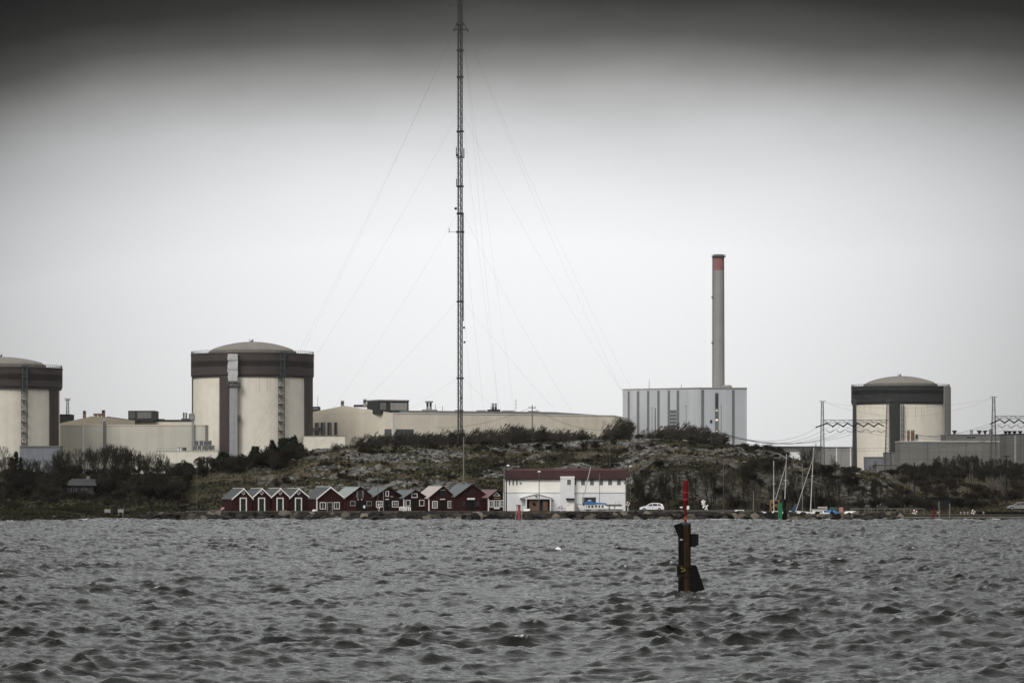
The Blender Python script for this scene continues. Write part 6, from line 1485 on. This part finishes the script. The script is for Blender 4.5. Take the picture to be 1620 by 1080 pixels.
for i in range(26):
    px = rg.uniform(-50, 320); Y = rg.uniform(628, 655); px = px if not 92 < px < 158 else px - 95; plant_shrub("thicket_bush", "dark thicket bush under the bare trees of the left shore", "thicket bushes of the left shore", S_heath[i % 4], px, Y, rg.uniform(.6, 1.5), rg, 1.4)
for i in range(26):
    plant_shrub("thicket_bush", "dark thicket bush under the bare trees of the left shore", "thicket bushes of the left shore", S_bush[i % 4], rg.uniform(-40, 296), rg.uniform(728, 746), rg.uniform(1.5, 2.8), rg, 1.4)
for i in range(9):
    plant_shrub("thicket_bush", "dark thicket bush under the bare trees of the left shore", "thicket bushes of the left shore", S_bush[i % 4], 98 + i*6.5, rg.uniform(652, 660), rg.uniform(1.0, 2.0), rg, 1.3)
# shoulder between left wood and the middle reactor
for px, py, Y, sx, k in ((352, 716, 730, .6, 0), (404, 707, 738, .7, 0), (433, 697, 742, .6, 2), (450, 694, 744, .7, 0), (464, 691, 744, .65, 1), (446, 704, 738, .8, 2), (474, 700, 742, .6, 2)):
    plant_evergreen("evergreen_bush", "dull green evergreen bush on the hill shoulder", "evergreen bushes on the hill", E_bush[k], px, py, Y, sx, "bush")
for i in range(75):
    px = rg.uniform(285, 490); plant_shrub("scrub_bush", "bare dark scrub bush on the shoulder below the middle reactor", "scrub bushes below the middle reactor", S_bush[i % 4], px, rg.uniform(712, 748), rg.uniform(1.6, 4.2), rg, 1.1)
# windswept scrub along the hilltop
def top_line(px): return float(np.interp(px, [490, 520, 560, 590, 620, 660, 700, 740, 775, 795, 830, 860, 890, 915, 930, 940, 960, 968, 985, 1000, 1030, 1060, 1090, 1110, 1130, 1140, 1165, 1185], [706, 700, 690, 683, 681, 683, 680, 678, 676, 670, 672, 678, 676, 681, 690, 694, 662, 660, 676, 681, 674, 668, 669, 674, 685, 692, 698, 703]))
GW = "windswept shrubs along the hilltop"
for i in range(290):
    px = rg.uniform(520, 1140)
    if 925 < px < 945 or 975 < px < 1000: continue
    Y = rg.uniform(737, 768); x = (px-CX)/F*Y; zt = CAMH + (HY-(top_line(px) - 4 + rg.uniform(0, 14)))/F*Y; hh = zt - gz(x, Y)
    if hh < .8: continue
    plant_shrub("windswept_shrub", "bare windswept shrub bent to one side along the hilltop", GW, S_wind[i % 5], px, Y, min(hh, 7), rg, .75 if hh > 4 else .95, False)
for px, py in ((952, 664), (960, 658), (967, 662)):
    Y = 745; x = (px-CX)/F*Y; plant_shrub("windswept_shrub", "tallest windswept shrub clump at the right end of the long cream hall", "tall windswept shrubs by the cream hall's end", S_wind[(px) % 5], px-6, Y, CAMH+(HY-py)/F*Y - gz(x, Y), rg, .75, False)
for i in range(95):
    px = rg.uniform(480, 1190); Y = rg.uniform(718, 744); plant_shrub("hilltop_bush", "low dark heath bush just below the hilltop scrub", "heath bushes below the hilltop scrub", S_bush[i % 4] if i % 3 else S_heath[i % 4], px, Y, rg.uniform(.6, 1.6), rg, 1.4)
# low bushes over the slope and at the foot
for i in range(140):
    px = rg.uniform(430, 1400); Y = rg.uniform(648, 722)
    plant_shrub("heath_bush", "low brown heath bush among the rocks of the hillside", "heath bushes on the hillside", S_heath[i % 4], px, Y, rg.uniform(.5, 1.4), rg, 1.5)
# trees before the cliff
for i in range(80):
    px = rg.uniform(996, 1400); top = rg.uniform(738, 772) + 14*(px > 1330)
    plant_tree("cliff_tree", "thin bare dark tree growing before the rock face by the quay road", "thin trees before the rock face", T_slim[i % 4], px, top, rg.uniform(626, 646), rg, .75)
for i in range(34):
    px = rg.uniform(996, 1420); plant_shrub("cliff_bush", "dark bare bush at the foot of the rock face", "bushes at the foot of the rock face", S_bush[i % 4], px, rg.uniform(626, 650), rg.uniform(1.4, 3.6), rg, 1.2)
for i in range(30):
    px = rg.uniform(1180, 1410); plant_shrub("cliff_bush", "dark bare bush at the foot of the rock face", "bushes at the foot of the rock face", S_bush[i % 4], px, rg.uniform(680, 735), rg.uniform(1.0, 2.2), rg, 1.3)
# right shore
for px, py, Y in ((1277, 700, 790), (1268, 706, 790), (1288, 704, 800), (1313, 718, 800), (1388, 728, 900), (1378, 735, 850)):
    plant_tree("bare_tree", "rounded bare tree behind the right slope of the hill", "bare trees behind the right slope", T_big[int(px) % 5], px, py, Y, rg, .9)
for i in range(170):
    px = rg.uniform(1425, 1660) if i > 14 else rg.uniform(1428, 1448); top = float(np.interp(px, [1425, 1440, 1452, 1475, 1500, 1540, 1600, 1660], [738, 733, 736, 722, 720, 720, 730, 732])) + rg.uniform(-4, 22)
    plant_tree("slim_tree", "slim dark bare tree before the panelled hall", "slim trees before the panelled hall", T_slim[i % 4], px, top, rg.uniform(860, 960), rg, .95)
for px, py in ((1580, 748), (1587, 752), (1573, 758), (1592, 764)):
    plant_tree("pale_tree", "pale grey twiggy tree on the right shore", "pale grey trees on the right shore", T_grey[px % 2], px, py, 690, rg, 1.0)
for i in range(100):
    px = rg.uniform(1405, 1680); Y = rg.uniform(655, 900); plant_shrub("brown_bush", "brown bare bush on the rough slope of the right shore", "brown bushes on the right shore slope", S_heath[i % 4] if i % 3 else S_bush[i % 4], px, Y, rg.uniform(1.0, 2.8), rg, 1.3)
for i in range(36):
    plant_shrub("brown_bush", "brown bare bush on the rough slope of the right shore", "brown bushes on the right shore slope", S_bush[i % 4], rg.uniform(1428, 1650), rg.uniform(850, 940), rg.uniform(2.6, 4.4), rg, 1.2)
for i in range(34):
    px = rg.uniform(1500, 1690) if i % 2 else rg.uniform(1400, 1480); plant_shrub("brown_bush", "brown bare bush on the rough slope of the right shore", "brown bushes on the right shore slope", S_bush[i % 4], px, rg.uniform(630, 665), rg.uniform(1.2, 3.0), rg, 1.2)

# ------------------------------------------------------------------ undergrowth over the hill: tufts of heather and grass
def undergrowth(n=52000):
    r = np.random.RandomState(5)
    px = np.concatenate([r.uniform(-120, 1720, n)]); Y = 616 + 150*r.rand(n)**1.15; px2 = r.uniform(-120, 232, n//6); px = np.concatenate([px, px2]); Y = np.concatenate([Y, np.interp(px2, SU, SY) + 7 + 40*r.rand(n//6)]); X = (px-CX)/F*Y
    ok = ~((px > 330) & (px < 1420) & (Y < 637)); X, Y, px = X[ok], Y[ok], px[ok]
    rk = .55*fbm(X/15+2, Y/8+7, 3) + .45*fbm(X/5+12, Y/3+7, 3); keep = (rk < .53) | (r.rand(len(X)) < .12); X, Y, px = X[keep], Y[keep], px[keep]
    Z = ground(X, Y); n = len(X); h = (.18 + .45*r.rand(n)**2)*(.6+.8*fbm(X/6, Y/6, 2)); w = .14 + .22*r.rand(n)
    V = []
    for k in range(3):
        a = r.rand(n)*6.283; lx, ly = np.cos(a)*w, np.sin(a)*w; tx = r.randn(n)*.15 + .12
        V.append(np.stack([np.stack([X-lx, Y-ly, Z-.1], -1), np.stack([X+lx, Y+ly, Z-.1], -1), np.stack([X+lx*.3+tx, Y+ly*.3, Z+h], -1), np.stack([X-lx*.6+tx*.7, Y-ly*.6, Z+h*.8], -1)], 1))
    V = np.stack(V, 1).reshape(-1, 3); m = len(V); nf = m//4
    me = bpy.data.meshes.new("undergrowth"); me.vertices.add(m); me.vertices.foreach_set("co", V.astype(np.float32).ravel()); me.loops.add(m); me.loops.foreach_set("vertex_index", np.arange(m, dtype=np.int32)); me.polygons.add(nf); me.polygons.foreach_set("loop_start", np.arange(0, m, 4, dtype=np.int32)); me.update(calc_edges=True)
    tone = np.clip(.25 + .75*fbm(X/11+40, Y/9, 3) + .12*r.randn(n), 0, 1); straw = sstep(.50, .64, fbm(X/9+120, Y/6+33, 3))*(px > 330); straw = np.maximum(straw, .5*sstep(.46, .62, fbm(X/24+9, Z*.85+3, 3))*(px > 285)*(px < 620)); straw = np.maximum(straw, .35*(px > 1420))
    float_attr(me, "tone", np.repeat(tone, 12)); float_attr(me, "straw", np.repeat(straw*(.4+.6*r.rand(n)), 12))
    m_, nt, b = new_mat("heather and grass"); N = nt.nodes.new; L = nt.links.new
    a = N("ShaderNodeAttribute"); a.attribute_name = "tone"; a2 = N("ShaderNodeAttribute"); a2.attribute_name = "straw"
    rp = N("ShaderNodeValToRGB"); L(a.outputs["Fac"], rp.inputs[0]); cr = rp.color_ramp; cr.elements[0].position = .25; cr.elements[0].color = (.010,.009,.006,1); cr.elements[1].position = .8; cr.elements[1].color = (.036,.036,.018,1); e = cr.elements.new(.5); e.color = (.022,.019,.013,1)
    mx = N("ShaderNodeMix"); mx.data_type = 'RGBA'; L(a2.outputs["Fac"], mx.inputs[0]); L(rp.outputs[0], mx.inputs[6]); mx.inputs[7].default_value = (.105,.088,.055,1); L(mx.outputs[2], b.inputs["Base Color"]); b.inputs["Roughness"].default_value = .9; b.inputs["Specular IOR Level"].default_value = .05
    me.materials.append(m_)
    o = bpy.data.objects.new("undergrowth", me); COL.objects.link(o); tag(o, "heather and rough grass covering the hillside", "undergrowth", None, "stuff")
undergrowth()

# ------------------------------------------------------------------ haze
HAZE = 0.000016
m, nt, b = new_mat("pale sea haze"); nt.nodes.remove(b)
pv = nt.nodes.new("ShaderNodeVolumePrincipled"); pv.inputs["Color"].default_value = (.93,.94,.96,1); pv.inputs["Density"].default_value = HAZE
nt.links.new(pv.outputs[0], nt.nodes["Material Output"].inputs["Volume"])
o = MB().box(-1950, 1950, -320, 2550, -6, 190).build("haze", m); tag(o, "thin grey sea haze over the whole view", "haze", None, "stuff")
